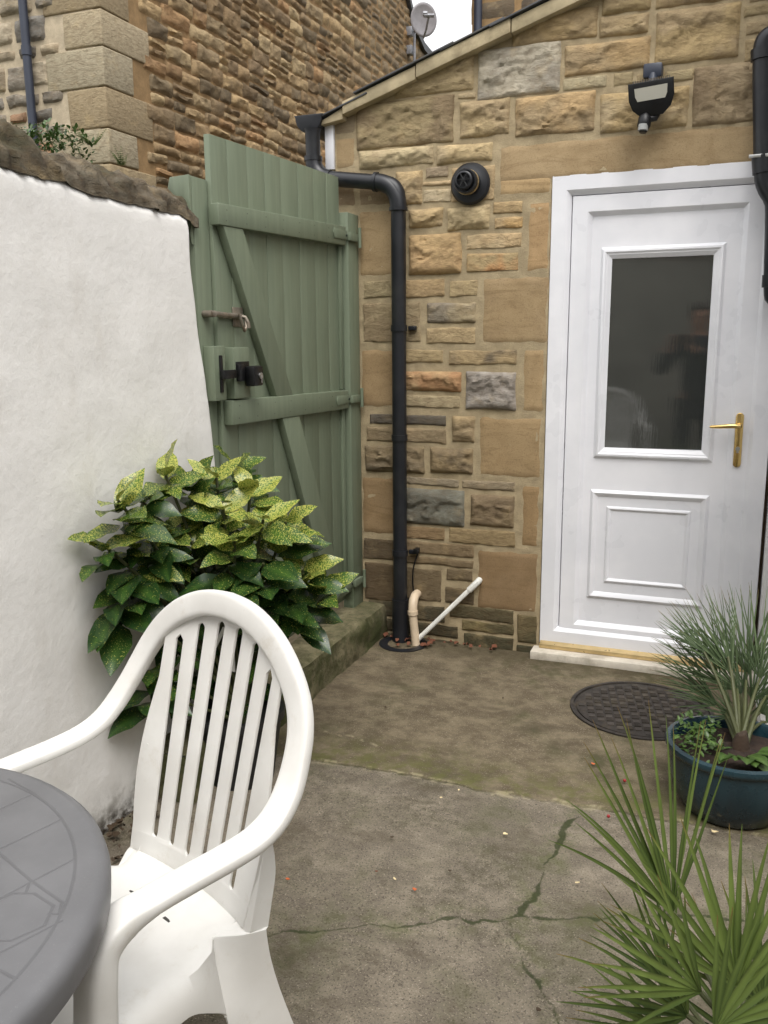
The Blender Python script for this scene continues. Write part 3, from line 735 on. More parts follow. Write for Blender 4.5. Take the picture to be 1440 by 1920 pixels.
# ------------------------------------------------------------------ rubble gable house across the alley
RX, RY = -3.2, 1.15
far_house = empty('rubble_house', (RX, RY, 0), 'tall old rubble stone house with big corner quoins behind the gate', 'house')
def vg(y):  # gable verge height
    pts = [(4.3, 7.0), (7.014, 5.553), (7.267, 5.29), (7.576, 5.16), (8.3, 5.10), (12, 5.0)]
    if y < 4.3: return 7.0-(4.3-y)*.55
    for (a, za), (b, zb) in zip(pts, pts[1:]):
        if y <= b: return za+(zb-za)*(y-a)/(b-a)
    return 5
def build_rubble():
    bm, cl = colbm(); bq, cq = colbm()
    fr = lambda u, w, h: Vector((RX+h, u, w))
    # quoins on the corner (both faces)
    z = 1.2; k = 0
    while z < 5.2:
        h = rnd(.22, .26); la = .50 if k % 2 else .30; lb = .30 if k % 2 else .46
        c = random.choice([(158, 146, 118), (148, 134, 106), (166, 150, 118), (150, 132, 98)])
        cc = Vector(desat(lin(c)))*1.15
        r = bmesh.ops.create_cube(bq, size=1)
        for v in r['verts']: v.co = Vector((RX-lb+(v.co.x+.5)*(lb+.012), RY-.012+(v.co.y+.5)*(la+.012), z+.003+(v.co.z+.5)*(h-.006)))
        es = list({e for v in r['verts'] for e in v.link_edges})
        rb = bmesh.ops.bevel(bq, geom=es, offset=.012, segments=3, profile=.5, affect='EDGES')
        for f in rb['faces']:
            for v in f.verts: v[cq] = (cc.x, cc.y, cc.z, 1)
        for v in r['verts']:
            if v.is_valid: v[cq] = (cc.x, cc.y, cc.z, 1)
        z += h; k += 1
    for v in bq.verts:
        if v[cq][3] == 0: v[cq] = (.33, .27, .17, 1)
    for v in bq.verts: v.co += Vector((1, 1, 1))*.007*N3(v.co.x*5, v.co.y*5, v.co.z*5)
    obj('quoins', bq, M['rubble'], far_house)
    CS = [(150, 124, 90), (140, 114, 82), (128, 104, 76), (160, 132, 94), (116, 96, 74), (152, 114, 76), (106, 92, 74), (146, 124, 94), (166, 142, 106), (132, 110, 84), (98, 86, 72)]
    sd = 0; z = 1.3; row = 0
    while z < 7:
        h = rnd(.075, .15); u = RY+(.50 if row % 3 else .42)
        while u < 8.6:
            w = rnd(.10, .30)+rnd(0, .25)**1.5*(.7 if h < .09 else 1)
            far = u > 5.5
            if z+.5*h < vg(u+w/2) and on_vis(u, z):
                zz = z+.09*N3(u*.7, z*.5, 4)+.02*N3(u*3, z*2, 1)
                parts = [(zz, zz+h)] if (h < .11 or random.random() < .7) else [(zz, zz+h*.5), (zz+h*.5, zz+h)]
                for a, b in parts:
                    c = random.choice(CS); c = (c[0]*.86+26, c[1]*.88+20, c[2]*.86+10)
                    if far and random.random() < .75: c = tuple(int(q*.5+v*.5) for q, v in zip(c, (128, 112, 88)))
                    if u+w > RY+.49: stone(bm, cl, fr, max(u, RY+.31)+.004, u+w-.004, a+.003, b-.003, 'rock', c, .021 if u < 4.2 else .04, sd, depth=.026 if not far else .014, wav=.017, color2=dim(c), ew0=.014)
                    sd += 1.37
            u += w
        z += h; row += 1
    # stubby face towards the yard: squarer stones in wide pale mortar
    fr2 = lambda u, w, h: Vector((u, RY-h, w))
    CF = [(150, 132, 104), (160, 144, 116), (118, 114, 106), (156, 134, 102), (104, 100, 92), (140, 106, 76), (168, 154, 128), (126, 118, 104)]
    z = 1.3; row = 0
    while z < 5.0:
        h = rnd(.10, .19); u = RX-.34 if row % 2 else RX-.44
        while u > -5.6:
            w = rnd(.13, .34); c = random.choice(CF)
            stone(bm, cl, fr2, u-w+.02, u-.015, z+.014, z+h-.014, 'rock', c, .022, sd, depth=.03, wav=.018, color2=dim(c), ew0=.012); sd += 1.7; u -= w
        z += h; row += 1
    obj('stonework', bm, M['rubble'], far_house, ang=50)
    bm = NB()
    ys = [RY+.03+(9.2-RY)*i/40 for i in range(41)]
    P = [(y, vg(y)-.01) for y in ys]
    prism(bm, [(RY+.012, .0)]+[(RY+.012, vg(RY+.01))]+P+[(ys[-1], .0)], 0, RX-.5, RX-.002)
    obj('wall', bm, M['mortar_dark'], far_house, smooth=False)
    bm = NB(); box(bm, (-8.0, RY+.0, 0), (RX-.06, RY+.4, 5.2)); obj('front_wall', bm, M['mortar_pale'], far_house, smooth=False)
    # roof verge strip and slope
    bm = NB()
    yv = [4.3, 7.014, 7.267, 7.576, 8.3, 9.2]
    for a, b in zip(yv, yv[1:]):
        prism(bm, [(a, vg(a)-.02), (b, vg(b)-.02), (b, vg(b)+.07), (a, vg(a)+.07)], 0, RX-4, RX+.05)
    obj('roof', bm, M['slate'], far_house, smooth=False)
def dim(c):
    k = rnd(.72, 1.08); return tuple(v*k for v in c)
def on_vis(u, z): return z < 3.3+(u-1.15)*.42+.9 and z > 2.0+(u-1.15)*.05-.3
build_rubble()
# plants rooted on the coping, downpipe on the far house
bm = NB(); tube(bm, [(-3.769, 1.085, 5.0), (-3.77, 1.085, 1.0)], .029, 16)
for z in (3.4, 2.6): tube(bm, [(-3.769, 1.085, z-.03), (-3.769, 1.085, z+.03)], .035, 16)
tag(obj('downpipe', bm, M['pvc_grey']), 'slate blue downpipe on the rubble house at the far left', 'pipe')

def build_dish():
    c = on(793, 38, 0, -2.9)
    d = empty('satellite_dish', (RX, 7.11, 5.0), 'grey satellite dish on a bracket by the gable edge', 'satellite dish')
    bm = NB(); ax = (CP-c).normalized(); ax = (ax+Vector((.35, .1, .25))).normalized()
    q = ax.to_track_quat('Z', 'Y').to_matrix()
    rings = []
    for i in range(7):
        r = .168*i/6; ring = []
        for k in range(28):
            a = 2*pi*k/28; ring.append(bm.verts.new(c+q @ Vector((r*cos(a), r*1.12*sin(a), .9*r*r))))
        rings.append(ring)
    for a, b in zip(rings, rings[1:]):
        for k in range(28): bm.faces.new([a[k], a[(k+1) % 28], b[(k+1) % 28], b[k]])
    bmesh.ops.remove_doubles(bm, verts=bm.verts[:], dist=1e-5)
    o = obj('reflector', bm, M['dish'], d, ang=None); o.modifiers.new('solid', 'SOLIDIFY').thickness = .006
    bm = NB(); e = c+q @ Vector((0, .0, .20)); lo = c+q @ Vector((0, -.2, .03))
    tube(bm, [lo, lo*.5+e*.5+Vector((0, 0, -.03)), e], .012, 8)
    tube(bm, [e-RT*.06, e+RT*.06], .022, 8); tube(bm, [e-RT*.07+UP*.02, e-RT*.02+UP*.02], .03, 8)
    obj('feed_arm', bm, M['dishm'], d)
    bm = NB(); w1 = on(767, 60, 0, RX+.02); w2 = on(767, 95, 0, RX+.02)
    for w in (w1, w2): box(bm, w-Vector((.02, .05, .05)), w+Vector((.05, .05, .05)), .004)
    tube(bm, [w2+Vector((.07, 0, -.2)), w1+Vector((.07, 0, .12))], .016, 10)
    tube(bm, [w1+Vector((.07, 0, .0)), c-q @ Vector((0, 0, .03))], .018, 10)
    obj('bracket', bm, M['dishm'], d)
M['dish'] = simple('grey_mesh_dish', (150, 148, 152), .5, .1, .1, 20); M['dishm'] = simple('grey_bracket', (150, 152, 158), .5, .3, .2, 20)
build_dish()

# dark house behind the cottage roof
def build_dark():
    h = empty('background_house', (-1.8, 5, 0), 'dark stone house rising behind the cottage roof at top centre', 'house')
    bm, cl = colbm(); fr = lambda u, w, hh: Vector((u, 5-hh, w))
    z = 3.6; sd = 3
    while z < 7.2:
        hh = rnd(.16, .26); u = -1.80
        while u < 3:
            w = rnd(.25, .5); stone(bm, cl, fr, u+.006, u+w-.006, z+.006, z+hh-.006, 'rough', random.choice([(84, 74, 62), (72, 64, 54), (96, 84, 66), (66, 60, 52)]), .08, sd, .03, .01); u += w; sd += 1.3
        z += hh
    obj('stonework', bm, M['rubble'], h)
    bm = NB(); box(bm, (-1.79, 5.0, 0), (3.2, 5.4, 7.4)); obj('wall', bm, M['mortar_dark'], h, smooth=False)
    bm = NB(); tube(bm, [(-1.712, 4.93, 7.2), (-1.712, 4.93, 3)], .04, 14); tag(obj('downpipe', bm, M['pvc_grey']), 'navy downpipe at the edge of the dark house against the sky', 'pipe')
build_dark()

# ------------------------------------------------------------------ white brick wall to the right, rear wall
def brick_mat():
    n = NT('white_painted_brick'); b = n.n('ShaderNodeTexBrick'); v = n.n('ShaderNodeSeparateXYZ'); n.l(n.co, v.inputs[0])
    c = n.n('ShaderNodeCombineXYZ'); n.l(n.mth('ADD', v.outputs[1], v.outputs[0]), c.inputs[0]); n.l(v.outputs[2], c.inputs[1]); n.l(c.outputs[0], b.inputs['Vector'])
    b.inputs['Scale'].default_value = 1; b.inputs['Brick Width'].default_value = .225; b.inputs['Row Height'].default_value = .075; b.inputs['Mortar Size'].default_value = .008; b.inputs['Mortar Smooth'].default_value = .6
    col = n.mix(n.rng(n.noise(6, 6), .3, .7), L4((214, 214, 214)), L4((230, 230, 230)))
    col = n.mix(n.rng(n.noise(30, 8, .75), .6, .75, 0, .5), col, L4((150, 144, 132)))
    h = n.mth('ADD', n.mth('MULTIPLY', b.outputs['Fac'], -1.0), n.mth('MULTIPLY', n.noise(60, 6, .6), .5))
    return n.done(col, .8, n.bump(h, .8, .006), spec=.25)
M['brick'] = brick_mat()
bm = NB(); box(bm, (.9455, -.62, -.02), (1.3, 3.0, 4.4))
tag(obj('side_wall', bm, M['brick'], smooth=False), 'white painted brick wall at the right edge beside the door', 'wall')
M['rear'] = simple('grey_render', (150, 146, 136), .9, vs=3, var=.2, bump=.5, bs=40)
bm = NB(); box(bm, (3.2, -6.505, -.02), (3.45, 3.0, 3.2)); tag(obj('boundary_wall', bm, M['rear'], smooth=False), 'grey rendered boundary wall beyond the yard on the far right, outside the picture', 'wall')
bm = NB(); box(bm, (1.301, -.2, -.02), (3.195, .2, 4.4)); tag(obj('house_wall', bm, M['brick'], smooth=False), 'white painted brick wall running on right of the corner drainpipe', 'wall')
bm = NB(); box(bm, (-3.2, -6.9, -.02), (3.45, -6.51, 4.6))  # out of view; added and raised to darken pane reflections and the lower yard
tag(obj('rear_wall', bm, M['rear'] if 'rear' in M else simple('grey_render', (150, 146, 136), .9, vs=3, var=.2, bump=.5, bs=40), smooth=False), 'plain grey rendered wall added behind the camera to darken glass reflections and the low yard', 'wall')

# ------------------------------------------------------------------ gutter, pipes, flue, light
def collar(bm, p, q, r): tube(bm, [p, q], r, 20)
def build_pipes():
    g = empty('gutter', (-1.12, 0, 2.45), 'black half round gutter end at the eaves above the gate', 'gutter')
    bm = NB(); gx, gz = -1.12, 2.487; r = .064; y0, y1 = -.06, 3.0; n = 14
    a = [[bm.verts.new((gx+q*cos(pi+pi*k/n), y, gz+q*sin(pi+pi*k/n)*1.05)) for k in range(n+1)] for y in (y0, y1) for q in (r, r-.004)]
    for k in range(n):
        for u, w in ((0, 2), (1, 3), (0, 1), (2, 3)): bm.faces.new([a[u][k], a[u][k+1], a[w][k+1], a[w][k]])
    for k in (0, n): bm.faces.new([a[0][k], a[1][k], a[3][k], a[2][k]])
    obj('channel', bm, M['pvc_black'], g)
    bm = NB(); pr = [(gx+(r+.003)*cos(pi+pi*k/n), gz+(r+.003)*sin(pi+pi*k/n)*1.05) for k in range(n+1)]
    pr = [(gx-r-.010, gz+.010)]+pr+[(gx+r+.010, gz+.010)]
    prism(bm, pr, 1, -.072, -.058, .002); obj('end_cap', bm, M['pvc_black'], g)
    dp = empty('drainpipe', (-.684, -.06, 0), 'long black plastic drainpipe cranking from the gutter down the stone wall', 'pipe')
    bm = NB(); Y = -.06
    tube(bm, [(-1.105, Y, 2.435), (-1.105, Y, 2.415), (-1.105, Y, 2.30)], [.040, .035, .034], 20)
    obj('outlet', bm, M['pvc_black'], dp)
    path = [(-1.105, Y, 2.32)]+arc((-1.105, Y, 2.28), (-1.10, Y, 2.228), (-1.04, Y, 2.215), 6)+[(-.80, Y, 2.182)]+arc((-.755, Y, 2.176), (-.684, Y, 2.165), (-.684, Y, 2.10), 8)+[(-.684, Y, 1.6), (-.684, Y, .8), (-.684, Y, .0)]
    bm = NB(); tube(bm, path, .034, 24); obj('pipe', bm, M['pvc_black'], dp, ang=60)
    bm = NB()
    tube(bm, arc((-1.105, Y, 2.31), (-1.105, Y, 2.225), (-1.02, Y, 2.212), 8), .039, 24); tube(bm, [(-1.105, Y, 2.315), (-1.105, Y, 2.295)], .043, 24)
    obj('elbow', bm, M['pvc_black'], dp, ang=50); bm = NB()
    tube(bm, arc((-.79, Y, 2.1815), (-.684, Y, 2.168), (-.684, Y, 2.06), 10), .0385, 24)
    tube(bm, [(-.80, Y, 2.183), (-.785, Y, 2.181)], .043, 24); tube(bm, [(-.684, Y, 2.065), (-.684, Y, 2.05)], .043, 24)
    obj('elbow', bm, M['pvc_black'], dp, ang=50)
    for z in (1.53, .455, 1.02):
        bm = NB(); tube(bm, [(-.684, Y, z-.014), (-.684, Y, z+.014)], .0385, 24)
        if z != 1.02: box(bm, (-.65, -.030, z-.010), (-.612, -.010, z+.010), .002); tube(bm, [(-.622, -.035, z), (-.622, 0, z)], .007, 8)
        obj('clip', bm, M['pvc_black'], dp, ang=50)
    bm = NB(); tube(bm, [(-.684, Y, .22), (-.684, Y, -.02)], .041, 24); obj('socket', bm, M['pvc_black'], dp)
    # gully hopper rim on the ground
    bm = NB(); lathe(bm, [(.115, -.02), (.12, .008), (.10, .012), (.085, .006), (.0, -.01)], (-.655, -.10, 0), 28)
    tag(obj('drain_gully', bm, M['pvc_black']), 'black drain gully rim around the foot of the drainpipe', 'drain')
    bm = NB(); tube(bm, arc((-.615, .02, .235), (-.615, -.075, .255), (-.61, -.085, .17), 8), .0225, 18)
    tube(bm, [(-.61, -.085, .175), (-.609, -.085, .155)], .0255, 18); tube(bm, [(-.61, -.085, .16), (-.592, -.09, -.0)], .0205, 18)
    tag(obj('waste_pipe', bm, M['pvc_waste'], ang=60), 'short cream waste pipe bending out of the wall beside the drainpipe', 'pipe')
    bm = NB(); p0 = Vector((-.300, -.03, .335)); p1 = Vector((-.565, -.075, .050)); tube(bm, [(-.296, .02, .338)]+[p0, p1], .0115, 14)
    tube(bm, [p0+Vector((.002, .03, .003)), p0, p0+(p1-p0)*.15], .0155, 14); tube(bm, [p1, p1+(p1-p0)*.1], .013, 14)
    tag(obj('overflow_pipe', bm, M['pvc_white'], ang=60), 'thin white overflow pipe slanting from the wall to the gully', 'pipe')
    bm = NB(); tube(bm, catmull([(-.618, -.03, .47), (-.60, -.035, .46), (-.625, -.03, .38), (-.63, -.03, .30), (-.625, -.02, .24)], 5), .004, 6); box(bm, (-.622, -.045, .45), (-.60, -.004, .475), .003)
    tag(obj('cable', bm, M['black_metal']), 'thin dark cable hanging beside the foot of the drainpipe', 'cable')
    # flue
    f = empty('flue_vent', (-.36, 0, 2.152), 'round black boiler flue terminal sticking out of the stone wall', 'vent')
    bm = NB(); c = (-.360, 0, 2.150)
    lathe(bm, [(.070, .0), (.089, -.012), (.090, -.018), (.080, -.030), (.056, -.033), (.054, -.034)], c, 36, 'Y'); obj('wall_plate', bm, M['pvc_black'], f)
    bm = NB(); lathe(bm, [(.052, -.03), (.052, -.10), (.049, -.104), (.045, -.104), (.044, -.09), (.038, -.09), (.038, -.125), (.034, -.128), (.030, -.128), (.030, -.11), (.0, -.11)], c, 32, 'Y')
    obj('flue_tube', bm, M['pvc_black'], f)
    bm = NB(); lathe(bm, [(.0535, -.066), (.054, -.072), (.0535, -.078)], c, 32, 'Y'); obj('trim_ring', bm, M['brass_dull'], f)
    bm = NB()
    for k in range(3):
        a = k*pi/3; dv = Vector((cos(a), 0, sin(a)))*.031; cc = Vector((c[0], -.1255, c[2])); tube(bm, [cc-dv, cc+dv], .003, 6)
    lathe(bm, [(.009, -.120), (.010, -.128), (.0, -.129)], c, 12, 'Y'); obj('grille', bm, M['black_metal'], f)
    # security light
    s = empty('security_light', (.42, 0, 2.4), 'black floodlight with motion sensor mounted above the white door', 'lamp')
    bm = NB(); m = Matrix.Translation((.405, -.11, 2.405)) @ Matrix.Rotation(R(14), 4, 'X') @ Matrix.Rotation(R(-4), 4, 'Y')
    pts = [(-.083, .060), (.083, .060), (.083, .0), (.070, -.035), (.040, -.062), (-.040, -.062), (-.070, -.035), (-.083, .0)]
    rings = []
    for sc, y in ((.86, .045), (.98, .01), (1, -.02), (1.03, -.028), (1.03, -.034), (.97, -.036)):
        rings.append([bm.verts.new(m @ Vector((x*sc, y, z*sc))) for x, z in pts])
    for a, b in zip(rings, rings[1:]):
        for k in range(8): bm.faces.new([a[k], a[(k+1) % 8], b[(k+1) % 8], b[k]])
    bm.faces.new(rings[0]); bm.faces.new(rings[-1])
    obj('housing', bm, M['black_metal'], s, ang=30)
    bm = NB(); q = [(-.062, .042), (.062, .042), (.060, .012), (.052, -.006), (-.052, -.006), (-.060, .012)]
    A = [bm.verts.new(m @ Vector((x, -.0375, z))) for x, z in q]; bm.faces.new(A)
    obj('lamp_glass', bm, M['lampglass'], s, smooth=False)
    bm = NB()
    for k in range(17): box(bm, (-.068+.0085*k, -.03, .058), (-.065+.0085*k, .0, .070), 0, 0, m)
    obj('cooling_fins', bm, M['galv'], s, smooth=False)
    bm = NB(); box(bm, (.362, -.075, 2.49), (.435, -.003, 2.545), .008); tube(bm, [(.40, -.06, 2.50), (.403, -.09, 2.45)], .018, 12); obj('bracket', bm, M['pvc_grey'], s)
    bm = NB(); tube(bm, [(.43, -.10, 2.355), (.42, -.11, 2.33), (.39, -.12, 2.325)], .014, 12)
    tube(bm, [(.385, -.115, 2.345), (.383, -.12, 2.33), (.38, -.125, 2.30), (.378, -.128, 2.275)], [.016, .026, .026, .014], 18)
    sn = obj('motion_sensor', bm, M['black_metal'], s)
    bm = NB(); tube(bm, [(.379, -.134, 2.303), (.378, -.136, 2.281)], .0195, 18); obj('sensor_lens', bm, M['lens'], sn)
    # right hand downpipe
    d2 = empty('corner_drainpipe', (.8, -.09, 2), 'black cranked drainpipe in the corner at the right edge of the door', 'pipe')
    bm = NB(); P = lambda px, py, Y=-.09: wx(px, py, Y)
    pts = [P(1470, 62), P(1445, 66), P(1432, 80), P(1429, 110), P(1429, 200), P(1431, 320), P(1436, 350), P(1448, 372), P(1452, 400), P(1449, 540), P(1456, 560), P(1480, 575)]
    tube(bm, catmull(pts, 5), .034, 20); obj('pipe', bm, M['pvc_black'], d2, ang=60)
    for a, b in (((1430, 292), (1432, 325)), ((1429, 92), (1429, 112)), ((1450, 515), (1449, 538))):
        bm = NB(); tube(bm, [P(*a), P(*b)], .041, 20); obj('clip', bm, M['pvc_black'], d2)
    bm = NB(); p = P(1420, 292, -.13); box(bm, p-Vector((.03, .0, .006)), p+Vector((.05, .006, .006)), .001); obj('tie_wire', bm, M['steel'], d2)
M['lampglass'] = simple('lamp_reflector', (176, 174, 162), .5, 0, .03, 6); M['lens'] = simple('sensor_lens', (150, 152, 150), .3, 0, .05, 20)
build_pipes()

# ------------------------------------------------------------------ drain cover
def build_cover():
    c = Vector((.512, -.490, 0)); t = empty('drain_cover', c, 'round dark iron manhole cover with a chequered tread near the door', 'manhole cover')
    bm = NB(); R0 = .262
    lathe(bm, [(R0+.018, -.01), (R0+.018, .0085), (R0+.004, .0095), (R0+.002, .002), (R0-.008, .002), (R0-.008, -.01)], c, 64); obj('frame_ring', bm, M['iron'], t)
    bm = NB(); lathe(bm, [(R0-.006, -.01), (R0-.006, .007), (R0-.012, .009), (0, .009)], c, 64); obj('cover_plate', bm, M['iron'], t)
    bm = NB(); th = R(12); s = .0335
    for i in range(-9, 10):
        for j in range(-9, 10):
            x, y = i*s, j*s
            if math.hypot(x, y) > R0-.026: continue
            m = Matrix.Translation(c+Vector((x*cos(th)-y*sin(th), x*sin(th)+y*cos(th), .009))) @ Matrix.Rotation(th+(pi/2 if (i+j) % 2 else 0), 4, 'Z')
            if (i+j) % 2: box(bm, (-.0135, -.012, -.002), (.0135, .012, .0028), .0008, 0, m)
            else:
                for q in (-.009, -.003, .003, .009): box(bm, (-.0135, q-.0014, -.002), (.0135, q+.0014, .0042), 0, 0, m)
    obj('tread', bm, M['iron2'], t, smooth=False)
M['iron'] = simple('worn_cast_iron', (52, 47, 43), .62, .3, .3, 20, bump=.4, bs=120, dirt=(96, 84, 66), dirt_amt=.5)
M['iron2'] = simple('cast_iron_tread', (64, 58, 52), .55, .3, .35, 9, bump=.3, bs=120, dirt=(104, 94, 76), dirt_amt=.6)
build_cover()

# ------------------------------------------------------------------ white plastic chair
TH = R(-21.8); CB = Vector((-.185, -2.63, 0))-Vector((cos(TH), sin(TH), 0))*.008
def build_chair():
    ch = empty('garden_chair', CB, 'white moulded plastic garden armchair with slatted high back', 'chair', rz=TH)
    ch['localspace'] = 1
    mod = lambda o, w=.0012: None
    def lean(z): return (z-.42)*.25
    # --- rim path, right half then mirrored
    RP = [(0, .142, .966), (.055, .141, .961), (.107, .137, .947), (.160, .130, .921), (.205, .121, .885), (.240, .110, .843), (.262, .094, .80), (.276, .070, .755), (.286, .040, .712), (.291, .005, .680), (.293, -.04, .662), (.291, -.10, .655), (.289, -.17, .652), (.287, -.235, .648), (.286, -.285, .640), (.286, -.318, .615), (.286, -.330, .575), (.285, -.336, .50), (.287, -.345, .35), (.293, -.362, .15), (.298, -.378, .0)]
    #      width dir , half width, half thick
    def sec(i):
        t = i/(len(RP)-1)
        if i <= 7: return .0265, .0135
        if i <= 13: return .0285, .0130
        if i <= 15: return .031, .020
        return .033+.004*(i-15)/5, .022+.006*(i-15)/5
    path = catmull(RP, 5); ns = len(path)
    def section(k):
        i = k/5; a = sec(min(int(i), len(RP)-1)); b = sec(min(int(i)+1, len(RP)-1)); f = i-int(i)
        return a[0]*(1-f)+b[0]*f, a[1]*(1-f)+b[1]*f
    frames = []
    for k, p in enumerate(path):
        t = (path[min(k+1, ns-1)]-path[max(k-1, 0)]).normalized()
        if k == 0: t = Vector((1, 0, 0))
        c = Vector((0, .08, .70))                 # radial direction in the back plane blends to sideways on the arm
        rad = (p-Vector((0, lean(.72)+.04, .72))); rad.y = rad.z*.25 if p.z > .72 else 0
        rad = rad.normalized() if rad.length > 0 else Vector((0, 0, 1))
        f = sst(.86, .72, p.z); w = (rad*(1-f)+Vector((1, 0, 0))*f); w = (w-t*w.dot(t)).normalized()
        frames.append((p, t, w, t.cross(w).normalized()))
    # outline of a U shaped moulding: rounded outside, hollow inside
    def outline(hw, ht, n=20):
        out = []
        for j in range(n):
            a = 2*pi*j/n; e = .52
            x = math.copysign(abs(cos(a))**e, cos(a))*hw; y = math.copysign(abs(sin(a))**e, sin(a))*ht
            out.append((x, y))
        return out
    def sweep(bm, k0, k1, sgn):
        rings = []
        for k in range(k0, k1+1):
            p, t, w, nn = frames[k]; hw, ht = section(k); ring = []
            for x, y in outline(hw, ht):
                q = p+w*x+nn*y; ring.append(bm.verts.new((q.x*sgn, q.y, q.z)))
            rings.append(ring)
        m = len(rings[0])
        for a, b in zip(rings, rings[1:]):
            for j in range(m):
                f = [a[j], a[(j+1) % m], b[(j+1) % m], b[j]]; bm.faces.new(f if sgn > 0 else f[::-1])
        return rings
    def ho(name, bm, solid=0, bev=0):
        o = obj(name, bm, M['chair'], ch, ang=38)
        if solid: s = o.modifiers.new('solid', 'SOLIDIFY'); s.thickness = solid; s.offset = 0
        if bev: b = o.modifiers.new('bevel', 'BEVEL'); b.width = bev; b.segments = 2; b.limit_method = 'ANGLE'; b.angle_limit = R(40)
        return o
    # --- back panel with slots
    bm = NB()
    NS = 6; rows = 46
    def rimz(x):      # height of the rim centre above x
        best = min(path[:45], key=lambda q: abs(q.x-abs(x))); return best.z
    def ycurve(x, z):
        return lean(z)+.022*(1-(x/.21)**2)
    cols = []   # (xbottom, xtop, slot sign)
    for i in range(NS):
        b = (i-2.5)*.0520; t = (i-2.5)*.0600
        cols.append((b, t, -1)); cols.append((b, t, 1))
    edges = [(-.198, -.185, 0)]+cols+[(.198, .185, 0)]
    def halfw(tt, xb, xt):
        z = .42+tt*(rimz(xt)-.42); lo = .462; hi = rimz(xt)-.031-.15*abs(xt)**1.0*.6
        w = .0082+.003*tt
        if z <= lo or z >= hi: return 0.0
        r = .010
        d = min(z-lo, hi-z)
        return w*max(0, 1-(1-min(1, d/r))**2)**.38
    ts = sorted(set([i/rows for i in range(rows+1)]+[.078, .080, .083, .087, .092, .098, .105]))
    tops = []
    ts2 = ts+[.915, .92, .925, .93, .935, .94, .945, .95]; ts2 = sorted(set(ts2))
    grid = []
    for tt in ts2:
        row = []
        for (xb, xt, s) in edges:
            x = xb+(xt-xb)*tt
            if s == 0: x = math.copysign(.190+.022*sin(pi*min(1, tt*1.25)), x)
            ztop = rimz(xt if s else math.copysign(.185, xt))-.006
            if s == 0: ztop = .872
            z = .42+tt*(ztop-.42)
            h = halfw(tt, xb, xt) if s else 0
            x += s*h
            row.append((x, z, h))
        grid.append(row)
    V = []
    for row in grid:
        vr = []; prev = None
        for (x, z, h), e in zip(row, edges):
            if prev is not None and e[2] == 1 and h == 0: vr.append(prev); continue
            prev = bm.verts.new((x, ycurve(x, z), z)); vr.append(prev)
        V.append(vr)
    for a, b in zip(V, V[1:]):
        for c in range(len(edges)-1):
            if edges[c][2] == -1: 
                continue
            q = []
            for v in (a[c], a[c+1], b[c+1], b[c]):
                if v not in q: q.append(v)
            if len(q) >= 3:
                # subdivide wide side panels across for curvature
                bm.faces.new(q)
    rim = NB()
    back = ho('backrest', bm, .005, .0012)
    bm = NB(); r1 = sweep(bm, 0, 45, 1); r2 = sweep(bm, 0, 45, -1)
    bmesh.ops.remove_doubles(bm, verts=bm.verts[:], dist=1e-5)
    obj('back_rim', bm, M['chair'], back, ang=60)
    for sgn in (1, -1):
        bm = NB(); sweep(bm, 45, 78, sgn); ho('armrest', bm)
        bm = NB(); rg = sweep(bm, 78, ns-1, sgn)
        bm.faces.new(rg[-1])
        ho('leg', bm)
    # --- seat, dished, with a rolled front and side aprons
    bm = NB()
    def halfx(y):
        # plan outline of the seat from back to front
        P = [(.012, .196), (-.004, .190), (-.036, .164), (-.050, .166), (-.070, .190), (-.11, .208), (-.20, .222), (-.27, .235), (-.36, .238), (-.42, .228), (-.45, .20)]
        for (a, xa), (b, xb) in zip(P, P[1:]):
            if y >= b: return xa+(xb-xa)*(y-a)/(b-a)
        return .2
    ny, nx = 44, 28; g = []
    for j in range(ny+1):
        y = .012-(.452)*j/ny; hx = halfx(y); r = []; ex = .024*max(0, 1-j/4)
        for i in range(-nx//2, nx//2+1):
            u = i/(nx/2); x = hx*u
            z = .418-.012*sin(pi*min(1, max(0, -y/.42)))*(1-u*u)-.008*sst(.9, 1, abs(u))
            z -= .035*sst(-.385, -.455, y)**1.5
            r.append(bm.verts.new((x, y+ex*(1-u*u), z)))
        g.append(r)
    for j in range(ny):
        for i in range(nx): bm.faces.new([g[j][i], g[j][i+1], g[j+1][i+1], g[j+1][i]])
    # aprons under both sides and the front
    for side in (0, -1):
        prev = None
        for j in range(6, ny+1):
            v = g[j][side]; y = v.co.y; sg = 1 if side == -1 else -1
            arch = .045+.085*(1-sst(0, .075, y+.13))*0
            dpt = .050+.03*sst(-.16, -.08, y)+.08*sst(-.28, -.36, y); tb = sst(-.135, -.052, y)
            w = [bm.verts.new((v.co.x+sg*(.010+.012*q), y, v.co.z-dpt*q)) for q in (.35, 1)]
            w[0].co = w[0].co.lerp(Vector((.180*sg, -.056, .372)), tb); w[1].co = w[1].co.lerp(Vector((.216*sg, -.062, .288)), tb**.7)
            if prev: bm.faces.new([prev[0], v, w[0], prev[1]]); bm.faces.new([prev[1], w[0], w[1], prev[2]])
            prev = (v, w[0], w[1])
    fr_ = g[ny]; lo = [bm.verts.new((v.co.x, v.co.y-.004, v.co.z-.045)) for v in fr_]
    for i in range(nx): bm.faces.new([fr_[i], fr_[i+1], lo[i+1], lo[i]])
    ho('seat', bm, .005, .001)
    for x, y in ((.06, -.075), (.09, -.30), (-.06, -.075), (-.09, -.30)):
        bm = NB(); box(bm, (x-.011, y-.0035, .4075), (x+.011, y+.0035, .4150 if y > -.1 else .4135), .001)
        obj('drain_slot', bm, M['slot'], ch)
